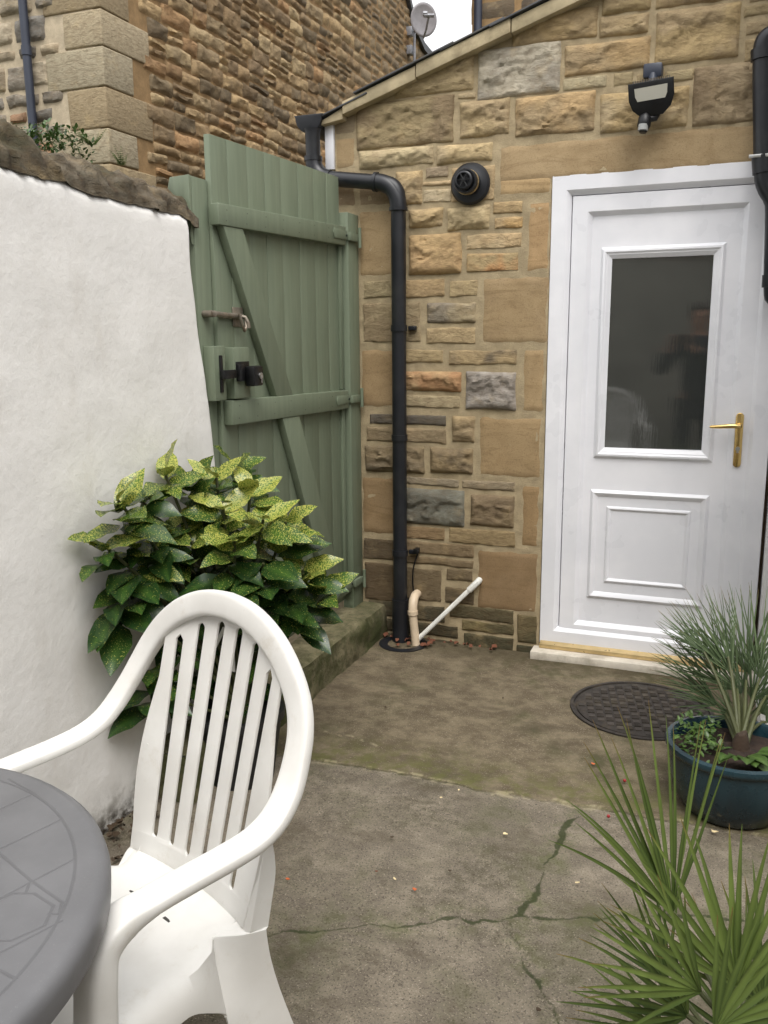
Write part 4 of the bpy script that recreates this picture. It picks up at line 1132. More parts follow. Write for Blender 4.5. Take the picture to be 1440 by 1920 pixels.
    # --- rear legs: angle section flaring out to the floor, carried up as a flange beside the back panel
    for sgn in (1, -1):
        bm = NB(); rings = []
        for k in range(26):
            t = k/25; z = {8: .4158, 9: .4132}.get(k, .64*(1-t)); dn = max(0, .42-z); gg = min(1, dn/.13); e = sst(.0, .42, dn)
            yp = lean(max(z, .42))+.002
            u1 = 1 if z > .4150 else 0
            a = Vector((.158+.050*gg+.030*e, -.045-.030*gg+.055*e, z)).lerp(Vector((.168, yp+.007, z)), u1)
            b = Vector((.200+.045*e, -.004+.040*e, z)).lerp(Vector((.203+.008*sin(min(1, (z-.42)/.25)*pi/2 if z > .42 else 0), yp, z)), u1)
            c = Vector((.216+.045*e, .034+.070*e-.0*u1, z)).lerp(Vector((.214, yp+.038*(1-sst(.5, .64, z)), z)), u1)
            d = Vector((.180+.045*e, .046+.075*e, z)).lerp(Vector((.190, yp+.045*(1-sst(.5, .64, z)), z)), u1)
            P = [a, a.lerp(b, .35), a.lerp(b, .85), b.lerp(c, .15), c, d]
            rings.append([bm.verts.new((p.x*sgn, p.y, p.z)) for p in P])
        for a, b in zip(rings, rings[1:]):
            for j in range(5):
                f = [a[j], a[j+1], b[j+1], b[j]]; bm.faces.new(f if sgn > 0 else f[::-1])
        o = ho('leg', bm, .005, .0015); s = o.modifiers.new('sub', 'SUBSURF'); s.levels = s.render_levels = 1
    return ch
M['slot'] = simple('slot_shadow', (60, 58, 54), .8)
chair0 = build_chair()
def dup(root, loc, rz, label):
    r = root.copy(); COL.objects.link(r); r.location = loc; r.rotation_euler = (0, 0, rz); r['label'] = label
    for c_ in list(root.children):
        c = c_.copy(); COL.objects.link(c); c.parent = r
        for g_ in c_.children:
            d = g_.copy(); COL.objects.link(d); d.parent = c
    return r
dup(chair0, (.20, -4.80, 0), R(172), 'second white garden chair, standing behind the viewer and mirrored low in the door glass')

# ------------------------------------------------------------------ grey table
TC = Vector((-.440, -3.270, 0)); TR = .478; TZ = .715
def table_mat():
    n = NT('grey_moulded_plastic'); p = n.flat()
    def T(px, py): q = on(px/2.3226, 1100+py/2.3226, 2, TZ)-TC; return (q.x, q.y)
    L = [[(0, 970), (150, 900), (40, 838)], [(150, 900), (240, 970)], [(0, 1142), (270, 1012)], [(-60, 1390), (325, 1185)], [(-40, 1128), (130, 1275), (280, 1380)], [(-60, 1625), (270, 1455)], [(-20, 1660), (70, 1708)], [(0, 1362), (60, 1335), (150, 1335), (235, 1390), (195, 1475), (50, 1540), (-60, 1545)], [(115, 1330), (130, 1290)], [(215, 1425), (260, 1425), (270, 1380)]]
    d = None
    for pl in L:
        q = n.poly(p, [T(*a) for a in pl]); d = q if d is None else n.mth('MINIMUM', d, q)
    ln = n.n('ShaderNodeVectorMath', operation='LENGTH'); n.l(p, ln.inputs[0])
    ring = n.mth('ABSOLUTE', n.mth('SUBTRACT', ln.outputs['Value'], .428))
    d = n.mth('MINIMUM', d, ring)
    gv = n.rng(d, .0012, .0032, 1, 0)
    col = n.mix(n.rng(n.noise(7, 6), .35, .7), L4((98, 98, 100)), L4((107, 107, 109)))
    col = n.mix(n.mth('MULTIPLY', gv, .35), col, L4((66, 66, 68)))
    col = n.mix(n.rng(n.noise(6, 9, .8), .56, .74, 0, .3), col, L4((122, 122, 121)))
    col = n.mix(n.rng(n.noise(300, 3, .6), .62, .7, 0, .2), col, L4((140, 140, 137)))
    h = n.mth('SUBTRACT', n.mth('MULTIPLY', n.noise(500, 2), .06), gv)
    return n.done(col, n.rng(n.noise(20, 5), .3, .7, .36, .46), n.bump(h, .45, .0012), spec=.45)
M['table'] = table_mat()
def build_table():
    t = empty('garden_table', TC, 'round grey plastic garden table with grooved top at lower left', 'table'); t['localspace'] = 1
    bm = NB()
    lathe(bm, [(0.0001, 0), (TR-.022, 0), (TR-.010, -.003), (TR-.003, -.010), (TR, -.022), (TR-.002, -.050), (TR-.008, -.052), (TR-.012, -.045), (TR-.012, -.012), (.0001, -.012)], (0, 0, 0), 96)
    bmesh.ops.remove_doubles(bm, verts=bm.verts[:], dist=.0005)
    o = obj('table_top', bm, M['table'], t, ang=50); o.location = (0, 0, TZ)
    for k in range(4):
        a = pi/4+k*pi/2+.55; u = Vector((cos(a), sin(a), 0)); w = Vector((-sin(a), cos(a), 0)); bm = NB(); rings = []
        for q, z, hw in ((.30, TZ-.013, .035), (.31, .5, .032), (.335, .25, .028), (.37, .0, .024)):
            c = u*q+Vector((0, 0, z)); rings.append([bm.verts.new(c+u*x*.022+w*y*hw) for x, y in ((-1, -.6), (0, -1), (1, -.8), (1.3, 0), (1, .8), (0, 1), (-1, .6))])
        for A, B in zip(rings, rings[1:]):
            for j in range(7): bm.faces.new([A[j], A[(j+1) % 7], B[(j+1) % 7], B[j]])
        bm.faces.new(rings[-1]); bm.faces.new(rings[0])
        obj('leg', bm, M['tableleg'], t, ang=50)
M['tableleg'] = simple('grey_plastic_leg', (104, 106, 112), .45, vs=8, var=.08)
build_table()

# ------------------------------------------------------------------ plants
def leaf_mat(name, base, tip, spots=False, rough=.38):
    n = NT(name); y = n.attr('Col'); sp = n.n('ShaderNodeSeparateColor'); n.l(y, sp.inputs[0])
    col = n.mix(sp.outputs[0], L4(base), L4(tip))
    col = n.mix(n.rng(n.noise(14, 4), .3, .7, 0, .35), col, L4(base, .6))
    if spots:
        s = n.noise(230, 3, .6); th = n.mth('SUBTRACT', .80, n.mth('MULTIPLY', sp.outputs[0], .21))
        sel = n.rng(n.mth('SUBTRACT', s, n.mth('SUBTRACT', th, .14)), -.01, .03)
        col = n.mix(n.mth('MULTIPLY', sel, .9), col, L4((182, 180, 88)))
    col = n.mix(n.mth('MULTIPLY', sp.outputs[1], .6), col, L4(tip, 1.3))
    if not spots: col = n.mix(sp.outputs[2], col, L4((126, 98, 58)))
    m = n.done(col, rough, n.bump(n.noise(90, 3), .15, .002), spec=.5)
    tr = n.n('ShaderNodeBsdfTranslucent'); n.put(tr.inputs['Color'], col); mx = n.n('ShaderNodeMixShader'); mx.inputs[0].default_value = .18
    out = n.t.nodes['Material Output']; n.l(n.b.outputs[0], mx.inputs[1]); n.l(tr.outputs[0], mx.inputs[2]); n.l(mx.outputs[0], out.inputs['Surface'])
    return m
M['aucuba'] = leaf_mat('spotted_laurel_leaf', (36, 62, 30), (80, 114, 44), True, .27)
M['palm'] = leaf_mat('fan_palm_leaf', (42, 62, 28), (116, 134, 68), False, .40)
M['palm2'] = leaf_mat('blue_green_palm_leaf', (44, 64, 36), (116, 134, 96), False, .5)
M['stem'] = simple('green_stem', (74, 78, 46), .6); M['bark'] = simple('brown_fibre', (84, 60, 40), .9, bump=.8, bs=90)
M['darkbark'] = simple('dark_fibre', (58, 44, 32), .9, bump=.8, bs=90)
M['soil'] = simple('dark_soil', (42, 30, 22), .95, bump=1, bs=60, vs=30, var=.5); M['ivy'] = leaf_mat('ground_leaf', (42, 66, 30), (96, 124, 56), False, .4)

def leaf(bm, cl, base, d, nrm, L, W, droop, young, fold=.25, n=7, wave=.0):
    """pointed oval leaf from base along d; nrm roughly its upper side"""
    d = d.normalized(); s = d.cross(nrm).normalized(); nrm = s.cross(d).normalized()
    rows = []; p = base.copy(); dd = d.copy()
    ph = rnd(0, 6)
    for i in range(n+1):
        t = i/n
        w = W*.5*(sin(pi*min(1, t*1.02)**.82)**.85) if 0 < t < 1 else .0008
        nn = s.cross(dd).normalized()
        row = []
        for q in (-1, -.5, 0, .5, 1):
            z = fold*w*(abs(q)**1.3)+wave*w*sin(t*14+ph+q*2)*abs(q)
            v = bm.verts.new(p+s*(w*q)+nn*z); v[cl] = (young, .45 if q == 0 else 0, 0, 1); row.append(v)
        rows.append(row); p = p+dd*(L/n)
        dd = (dd-Vector((0, 0, 1))*droop/n).normalized()
    for a, b in zip(rows, rows[1:]):
        for k in range(4): bm.faces.new([a[k], a[k+1], b[k+1], b[k]])

def build_aucuba():
    base = Vector((-.73, -1.52, 0))
    pl = empty('laurel_bush', base, 'bushy spotted laurel with yellow speckled leaves behind the white chair', 'shrub')
    tips = [(309,872,1,0),(233,925,.9,.05),(406,882,1,-.02),(418,935,1,-.1),(475,905,1,.0),(313,985,.9,-.15),(505,960,1,-.1),(205,1005,.8,0),(262,1015,.8,-.1),(360,1000,.7,-.15),(440,1000,.8,-.2),(560,965,.9,0),(600,1055,.9,0),(632,1085,.7,.02),
            (270,940,.5,.1),(360,900,.6,.12),(440,880,.6,.12),(540,1010,.7,-.05),(250,1075,.25,0),(330,1060,.2,-.12),(430,1065,.3,-.2),(505,1060,.3,-.15),(560,1110,.3,-.05),(235,1125,.15,.02),(310,1115,.1,-.05),(400,1110,.1,-.1),(480,1115,.1,-.1),(590,1140,.3,.0),(350,960,.4,.05),(480,1010,.35,.0),(390,1050,.2,0),(545,1160,.15,-.05),
            (290,1010,.2,.15),(400,980,.3,.15),(500,1090,.1,.1),(300,1250,.5,-.05),(285,1300,.35,-.08),(360,1260,.2,0),(430,1210,.1,0),(500,1200,.1,0),(340,1180,.1,0),(455,1290,.05,.02),(400,1330,.05,.02)]
    bm, cl = colbm(); bs = NB()
    for (px, py, yg, dy) in tips:
        px -= 34*sst(420, 640, px)+14*sst(330, 200, px); py += 18 if yg > .6 else 0
        Y = -1.47+dy*1.1
        c = on(px, py-4, 1, Y)
        if c.x < -.90: c = on(px, py-4, 0, -.895+rnd(0, .03))
        out = Vector((c.x+.66, c.y+1.5, .28)); out.z = max(.15, out.z)
        # stem
        mid = base.lerp(c, .55)+Vector((0, 0, -.02))
        b0 = base+Vector((rnd(-.04, .04), rnd(-.04, .04), .2))
        tube(bs, arc(b0, Vector((mid.x*.4+base.x*.6, mid.y*.4+base.y*.6, max(.25, c.z*.6))), c, 6), [.007]*3+[.005]*4, 6)
        n = random.choice([6, 7, 8]) if yg > .35 else (6 if py > 1150 else 8)
        a0 = rnd(0, 6.28)
        for k in range(n):
            a = a0+k*2.399+rnd(-.35, .35); inner = k < 3 and yg > .5
            el = rnd(.1, .6) if inner else rnd(-.25, .3)
            d = Vector((cos(a)*cos(el), sin(a)*cos(el), sin(el)))+out.normalized()*.35+Vector((.15, -.15, 0))
            L = rnd(.10, .135) if inner else rnd(.115, .165)
            if yg < .35: L = rnd(.12, .17); d.z -= .35
            L *= 1.12; p = c-Vector((0, 0, .012*k))
            e = p+d.normalized()*L
            if e.x < -.925: d.x = abs(d.x)*.3+.1
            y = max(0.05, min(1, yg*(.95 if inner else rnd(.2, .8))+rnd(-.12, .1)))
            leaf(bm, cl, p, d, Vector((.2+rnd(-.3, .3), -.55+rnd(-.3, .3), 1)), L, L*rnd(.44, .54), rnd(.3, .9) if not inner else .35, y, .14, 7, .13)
    obj('foliage', bm, M['aucuba'], pl, recalc=False, ang=None)
    obj('stems', bs, M['stem'], pl)
    bm = NB(); lathe(bm, [(.11, .0), (.145, .22), (.155, .22), (.155, .25), (.14, .25), (.135, .215), (0, .21)], base, 32); pt = obj('pot', bm, M['potblack'], pl, ang=30)
    bm = NB()
    p = on(434, 1232, 1, -1.60)
    box(bm, p-Vector((.012, .001, .05)), p+Vector((.012, .001, .03)), .0005, 0); p = on(412, 1195, 1, -1.62); m = Matrix.Translation(p) @ Matrix.Rotation(.5, 4, 'Y'); box(bm, (-.006, -.001, -.04), (.006, .001, .04), 0, 0, m)
    obj('plant_label', bm, M['pvc_white'], pl)
M['potblack'] = simple('black_plant_pot', (30, 30, 30), .55)
build_aucuba()

def fan(bm, cl, hub, mid, nrm, L, n, spread, W, young, droop=.15, lenf=None):
    """palm fan: n narrow folded segments spread about mid in the plane with normal nrm"""
    mid = mid.normalized(); nrm = (nrm-mid*nrm.dot(mid)).normalized()
    for k in range(n):
        a = (k/(n-1)-.5)*spread+rnd(-.045, .045); ly = rnd(-.3, .3); br = 1 if random.random() < .55 else 0; dr = rnd(.2, 2.6)
        q = Quaternion(nrm, a); d = (q @ mid+nrm*rnd(-.07, .07)+nrm*.10*abs(a)).normalized()
        l = L*(1-.18*abs(a/spread*2)**2)*rnd(.9, 1.05); s = d.cross(nrm).normalized()
        p = hub.copy(); rows = []; m = 9; tw = rnd(-.2, .2)
        for i in range(m+1):
            t = i/m; w = W*.38*(min(1, .28+t*2.3) if t < .33 else (1-(t-.33)/.67)**.75 if t < 1 else 0)+.0003
            nn = s.cross(d).normalized()
            row = []
            for x in (-1, 0, 1):
                v = bm.verts.new(p+s*w*x*.9-nn*(w*.45 if x == 0 else 0)); yy = max(0, min(1, young*(.55+.5*t)+ly)); v[cl] = (yy, .5 if x == 0 else 0, br*sst(.86, .97, t), 1); row.append(v)
            rows.append(row); p = p+d*(l/m); d = (d-Vector((0, 0, 1))*droop*dr*t/m*2+s*tw*.05).normalized()
        for a_, b_ in zip(rows, rows[1:]):
            for j in (0, 1): bm.faces.new([a_[j], a_[j+1], b_[j+1], b_[j]])
def imgdir(hub, px0, px1, depth_tilt=0.0):
    """direction in the plane facing the camera that runs like a photographed stalk, tipped in depth"""
    v = (RT*(px1[0]-px0[0])-UP*(px1[1]-px0[1])).normalized()
    return (v-FW*depth_tilt).normalized()

def build_near_palm():
    random.seed(23)
    root = Vector((.90, -2.72, 0))
    t = empty('fan_palm', root, 'bright green fan palm with spiky leaves in the lower right foreground', 'palm')
    F = [ # hub px, distance, tip px, length, n, spread, width, young, tilt
     ((1262,1712),1.56,(1185,1400),.385,18,R(74),.0125,.55,.10),
     ((1382,1850),1.36,(1345,1560),.285,17,R(108),.0165,.85,.05),
     ((1290,1905),1.42,(1100,1750),.255,12,R(95),.0150,.40,.2),
     ((1315,1860),1.32,(1120,1700),.25,9,R(70),.0150,.65,.35),
     ((1262,1945),1.50,(1090,1890),.200,12,R(80),.0120,.40,.1),
     ((1430,1890),1.45,(1440,1600),.24,15,R(130),.0150,.55,-.1),
     ((1340,1930),1.28,(1500,1830),.22,14,R(120),.0150,.60,.25),
     ((1400,1960),1.6,(1380,1700),.30,15,R(140),.0140,.25,-.3),
     ((1250,1840),1.62,(1180,1690),.20,10,R(70),.0110,.3,-.2)]
    bm, cl = colbm(); bs = NB()
    for (h, dist, tp, L, n, sp, W, yg, tl) in F:
        hub = CP+ray(*h)*dist
        mid = imgdir(hub, h, tp, tl); nr = -FW+Vector((0, 0, .35))+RT*rnd(-.3, .3)
        fan(bm, cl, hub, mid, nr, L, n, sp, W, yg, rnd(.05, .2))
        c0 = root+Vector((rnd(-.02, .02), rnd(-.02, .02), .30))
        tube(bs, arc(c0, c0.lerp(hub, .45)+Vector((0, 0, .06)), hub, 8), [.006]*5+[.0045]*4, 7)
    obj('fronds', bm, M['palm'], t, recalc=False, ang=None); obj('stalks', bs, M['stem'], t)
    bm = NB(); tube(bm, [root+Vector((0, 0, .2)), root+Vector((0, 0, .34))], [.035, .022], 12); obj('trunk', bm, M['bark'], t)
    bm = NB(); lathe(bm, [(.10, 0), (.14, .22), (.155, .225), (.155, .245), (.14, .245), (.135, .215), (0, .21)], root, 32); obj('pot', bm, M['terracotta'], t, ang=30)
M['terracotta'] = simple('terracotta', (168, 152, 136), .8, dirt=(120, 110, 96))
build_near_palm()

def build_rear_palm():
    random.seed(5)
    root = Vector((.845, -1.16, 0))
    pot = empty('glazed_pot', root, 'large dark teal glazed pot holding the grey green palm', 'plant pot')
    bm = NB(); rr = .205
    prof = [(.125, .0), (.150, .02), (.178, .08), (.192, .15), (.196, .21), (.196, .232), (rr, .238), (rr+.003, .25), (rr, .262), (rr-.014, .266), (rr-.022, .258), (.178, .22), (.17, .20)]
    lathe(bm, [(r, h*.86) for r, h in prof], root, 56); obj('pot_body', bm, M['teal_glaze'], pot, ang=50)
    bm = NB()
    g = [[bm.verts.new(root+Vector((.178*r/8*cos(a), .178*r/8*sin(a), .190+.012*N3(r*cos(a)*.6, r*sin(a)*.6, 2)+(.012 if r < 3 else 0)))) for a in [2*pi*k/32 for k in range(32)]] for r in range(1, 9)]
    for a, b in zip(g, g[1:]):
        for k in range(32): bm.faces.new([a[k], a[(k+1) % 32], b[(k+1) % 32], b[k]])
    bm.faces.new(g[0]); obj('soil', bm, M['soil'], pot)
    t = empty('potted_palm', root+Vector((0, 0, .19)), 'grey green dwarf fan palm growing in the teal pot before the door', 'palm')
    bm, cl = colbm(); bs = NB(); c0 = root+Vector((.02, .02, .195))
    F = [((1352,1290),(1215,1100),.245,24,R(72),.0085,.5,.1),((1372,1270),(1290,1095),.235,24,R(75),.0085,.55,.0),((1330,1310),(1200,1190),.20,18,R(60),.0075,.25,.15),
         ((1400,1270),(1400,1090),.235,24,R(85),.0085,.65,.05),((1425,1280),(1450,1100),.235,22,R(90),.0085,.6,.0),((1345,1330),(1240,1250),.17,16,R(65),.007,.2,.2),
         ((1440,1310),(1560,1200),.22,20,R(90),.008,.4,.1),((1390,1310),(1350,1180),.18,18,R(90),.0075,.3,-.3),((1410,1320),(1440,1200),.18,18,R(100),.0075,.25,.35),((1425,1345),(1470,1290),.12,14,R(120),.006,.15,.4),((1320,1230),(1230,1130),.14,16,R(50),.0065,.35,-.2),
         ((1382,1300),(1300,1190),.20,18,R(85),.0078,.45,.3),((1420,1340),(1500,1260),.16,16,R(80),.007,.2,.2),((1375,1350),(1310,1300),.10,13,R(90),.006,.15,.1),((1400,1352),(1395,1290),.10,13,R(120),.006,.1,.3),((1436,1362),(1470,1330),.10,12,R(110),.006,.15,.1),((1365,1240),(1230,1170),.17,16,R(45),.007,.4,.05)]
    for (h, tp, L, n, sp, W, yg, tl) in F:
        L *= 1.36; h = (h[0], h[1]-8); dist = 2.95+rnd(-.1, .08); d = ray(*h); hub = CP+d*dist
        mid = imgdir(hub, h, tp, tl); nr = -FW+Vector((0, 0, .3))+RT*rnd(-.5, .5)
        fan(bm, cl, hub, mid, nr, L, n, sp, W, yg, .12)
        tube(bs, arc(c0+Vector((rnd(-.015, .015), rnd(-.015, .015), 0)), c0.lerp(hub, .5)+Vector((0, 0, .05)), hub, 6), [.009, .008, .007, .006, .005, .0045, .004], 7)
    obj('fronds', bm, M['palm2'], t, recalc=False, ang=None); obj('stalks', bs, M['stem'], t)
    bm = NB(); tube(bm, [c0-Vector((0, 0, .03)), c0+Vector((0, 0, .03)), c0+Vector((0, 0, .055))], [.030, .026, .014], 14)
    for v in bm.verts: v.co += Vector((1, 1, 1))*.008*N3(v.co.x*60, v.co.y*60, v.co.z*60)
    obj('trunk', bm, M['darkbark'], t)
    # small leafy ground plant in the pot, and broader leaves
    bm, cl = colbm()
    for k in range(230):
        a = rnd(2.2, 4.4); r = rnd(.06, .20); p = root+Vector((r*cos(a), r*sin(a)+.04, .203+rnd(0, .045)+(.0 if r < .17 else -.015)))
        leaf(bm, cl, p, Vector((rnd(-1, 1), rnd(-1, 1), rnd(0, .7))), Vector((0, 0, 1)), rnd(.014, .026), rnd(.010, .017), .5, rnd(0, .7), .2, 3)
    tag(obj('creeping_plant', bm, M['ivy'], recalc=False), 'small dark leaved creeper spilling over the left rim of the teal pot', 'plant')
    bm, cl = colbm()
    for k in range(12):
        a = rnd(-1.9, -.2); p = root+Vector((.06*cos(a)+rnd(-.02, .05), .08*sin(a), .215))
        leaf(bm, cl, p, Vector((cos(a), sin(a), rnd(.1, .7))), Vector((0, 0, 1)), rnd(.06, .10), rnd(.04, .06), .9, rnd(.1, .6), .15, 6, .08)
    tag(obj('leafy_weed', bm, M['ivy'], recalc=False), 'broad green leaves at the foot of the potted palm', 'plant')
def teal():
    n = NT('dark_teal_glaze'); v = n.mapping((1, 1, .25))
    col = n.mix(n.rng(n.noise(9, 6, .6, v), .35, .7), L4((18, 36, 44)), L4((30, 54, 62)))
    col = n.mix(n.rng(n.noise(30, 8, .7), .6, .75, 0, .3), col, L4((70, 84, 80)))
    return n.done(col, n.rng(n.noise(14, 4), .3, .7, .2, .34), n.bump(n.noise(8, 3), .15, .01), spec=.55)
M['teal_glaze'] = teal(); build_rear_palm()

# weeds and ferns on the coping
def build_weeds():
    bm, cl = colbm(); c = on(105, 262, 0, -1.15)
    for k in range(420):
        p = c+Vector((rnd(-.08, .06), rnd(-.10, .10), rnd(-.05, .035)))
        leaf(bm, cl, p, Vector((rnd(-1, 1), rnd(-1, 1), rnd(-.3, 1))), Vector((0, 0, 1)), rnd(.012, .026), rnd(.007, .012), .5, rnd(0, .5), .2, 3)
    tag(obj('wall_weed', bm, M['ivy'], recalc=False), 'dark tangled weed growing on the coping below the blue downpipe', 'plant')
    for lab, px, py, n, s in (('pale green fern sprig sprouting from the coping beside the quoins', 172, 262, 13, 1), ('smaller fern tuft on the coping nearer the gate', 228, 300, 10, .8)):
        bm, cl = colbm(); c = on(px, py, 0, -1.12)-Vector((0, 0, .02))
        for k in range(n):
            a = rnd(0, 6.28); d = Vector((cos(a)*.6, sin(a)*.6, rnd(.4, 1))).normalized(); L = rnd(.05, .08)*s
            s1 = d.cross(Vector((0, 0, 1))).normalized()
            for i in range(9):
                for sg in (-1, 1):
                    p = c+d*L*(i+1)/9; leaf(bm, cl, p, s1*sg+d*.5, Vector((0, 0, 1)), .016*(1-i/11)*s, .007, .5, rnd(.5, 1), .1, 2)
        tag(obj('fern', bm, M['ivy'], recalc=False), lab, 'fern')
build_weeds()

# ------------------------------------------------------------------ litter on the concrete
M['litter_o'] = simple('orange_leaf_bit', (206, 104, 56), .7); M['litter_p'] = simple('pale_petal', (226, 206, 160), .7); M['litter_r'] = simple('red_berry', (150, 30, 34), .4); M['litter_d'] = simple('dark_leaf_bit', (62, 48, 32), .8); M['litter_b'] = simple('russet_leaf', (104, 62, 42), .8)
def chip(px, py, s, m, label, cat, name, group=None, z=.012, sc=1):
    bm = NB(); c = on(px, py, 2, z); n = 7; a0 = rnd(0, 6)
    r = [(s*rnd(.6, 1.1)*cos(a0+2*pi*k/n), s*rnd(.4, .8)*sin(a0+2*pi*k/n)) for k in range(n)]
    if m == 'litter_r':
        q = bmesh.ops.create_icosphere(bm, subdivisions=2, radius=s*.7); [setattr(v, 'co', v.co+c+Vector((0, 0, s*.4))) for v in bm.verts]
    else:
        prism(bm, r, 2, 0, .0015)
        for v in bm.verts: v.co.z += .004*N3(v.co.x*90, v.co.y*90, px)+abs(v.co.x)*.25; v.co += c
    tag(obj(name, bm, M[m]), label, cat, group)
G = 'fallen leaf bits scattered on the concrete'
for a in [(540,1649,.008,'litter_o','orange leaf bit lying just right of the chair'),(778,1668,.008,'litter_o','orange leaf bit lying in the middle of the near slab'),
          (948,1564,.009,'litter_p','cream petal lying above the crack junction'),(827,1496,.006,'litter_p','small pale petal just below the slab joint'),(860,1481,.004,'litter_p','tiny pale crumb right beside the slab joint'),
          (740,1648,.006,'litter_p','thin pale sliver left of the central orange bit'),(843,1633,.006,'litter_d','brown leaf crumb above and right of the central orange bit'),(888,1641,.006,'litter_d','dark curled leaf bit right of the brown crumb'),
          (735,1570,.006,'litter_d','dark leaf crumb on the green stain of the near slab'),(723,1326,.005,'litter_d','dark crumb on the far slab near the step'),(943,1309,.005,'litter_d','dark crumb on the far slab towards the manhole cover'),
          (1112,1432,.007,'litter_o','orange leaf bit below the manhole cover'),(1082,1655,.008,'litter_p','pale twig end beside the palm tips'),(1010,1894,.008,'litter_d','dark leaf lump near the bottom edge'),
          (1340,1560,.010,'litter_p','straw coloured leaf at the foot of the teal pot'),(706,1634,.005,'litter_b','faint brown leaf speck left of the pale sliver')]:
    chip(*a, 'leaf bit', 'leaf_fragment', G)
for px, py, lab in ((1141,1532,'red berry beside the upper palm tips'),(1190,1896,'red berry among the lowest palm fronds'),(1171,1465,'red berry below the manhole cover')): chip(px, py, .008, 'litter_r', lab, 'berry', 'berry', 'red berries on the concrete')
bm = NB()
for k in range(26):
    if k < 14: x = rnd(-.79, -.50); y = -.16*abs(rnd(0, 1))-.015
    else: x = rnd(-.56, -.2); y = rnd(-.07, -.02)
    n = 6; a0 = rnd(0, 6); s = rnd(.008, .022)
    P = [bm.verts.new((x+s*rnd(.5, 1)*cos(a0+2*pi*i/n), y+s*rnd(.5, 1)*sin(a0+2*pi*i/n), .012+rnd(0, .018))) for i in range(n)]; bm.faces.new(P)
tag(obj('leaf_litter', bm, M['litter_b']), 'drift of russet dead leaves around the drainpipe foot', 'leaf litter', kind='stuff')
bm = NB()
for k in range(240):
    y = rnd(-2.6, -1.25); x = -.93+abs(random.gauss(0, .05)); n = 6; a0 = rnd(0, 6); s = rnd(.006, .018)
    P = [bm.verts.new((x+s*rnd(.5, 1)*cos(a0+2*pi*i/n), y+s*rnd(.5, 1)*sin(a0+2*pi*i/n), .010+rnd(0, .014))) for i in range(n)]; bm.faces.new(P)
tag(obj('wall_foot_litter', bm, M['litter_d']), 'dark rotted leaves along the foot of the white wall', 'leaf litter', kind='stuff')

# ------------------------------------------------------------------ person taking the picture (seen in the glass)
def skin(name, chains, mat, parent=None, sub=2, root=0):
    """chains: list of [(x,y,z,r), ...]; identical joints are shared"""
    me = bpy.data.meshes.new(name); V = []; R_ = []; E_ = []; idx = {}
    for ch_ in chains:
        prev = None
        for p in ch_:
            key = tuple(round(v, 4) for v in p[:3])
            if key not in idx: idx[key] = len(V); V.append(p[:3]); R_.append(p[3])
            i = idx[key]
            if prev is not None and (prev, i) not in E_: E_.append((prev, i))
            prev = i
    me.from_pydata(V, E_, []); o = bpy.data.objects.new(name, me); link(o)
    o.modifiers.new('skin', 'SKIN'); m2 = o.modifiers.new('sub', 'SUBSURF'); m2.levels = m2.render_levels = sub
    lay = me.skin_vertices[0] if me.skin_vertices else None
    if lay is None:
        bpy.context.view_layer.objects.active = o; bpy.ops.mesh.customdata_skin_add(); lay = me.skin_vertices[0]
    for i, r in enumerate(R_): lay.data[i].radius = r if isinstance(r, tuple) else (r, r); lay.data[i].use_root = i == root
    me.materials.append(mat)
    dg = bpy.context.evaluated_depsgraph_get(); ev = o.evaluated_get(dg); nm = bpy.data.meshes.new_from_object(ev)
    nm.polygons.foreach_set('use_smooth', [True]*len(nm.polygons))
    o.modifiers.clear(); o.data = nm; nm.name = name
    if not nm.materials: nm.materials.append(mat)
    if parent: o.parent = parent
    return o
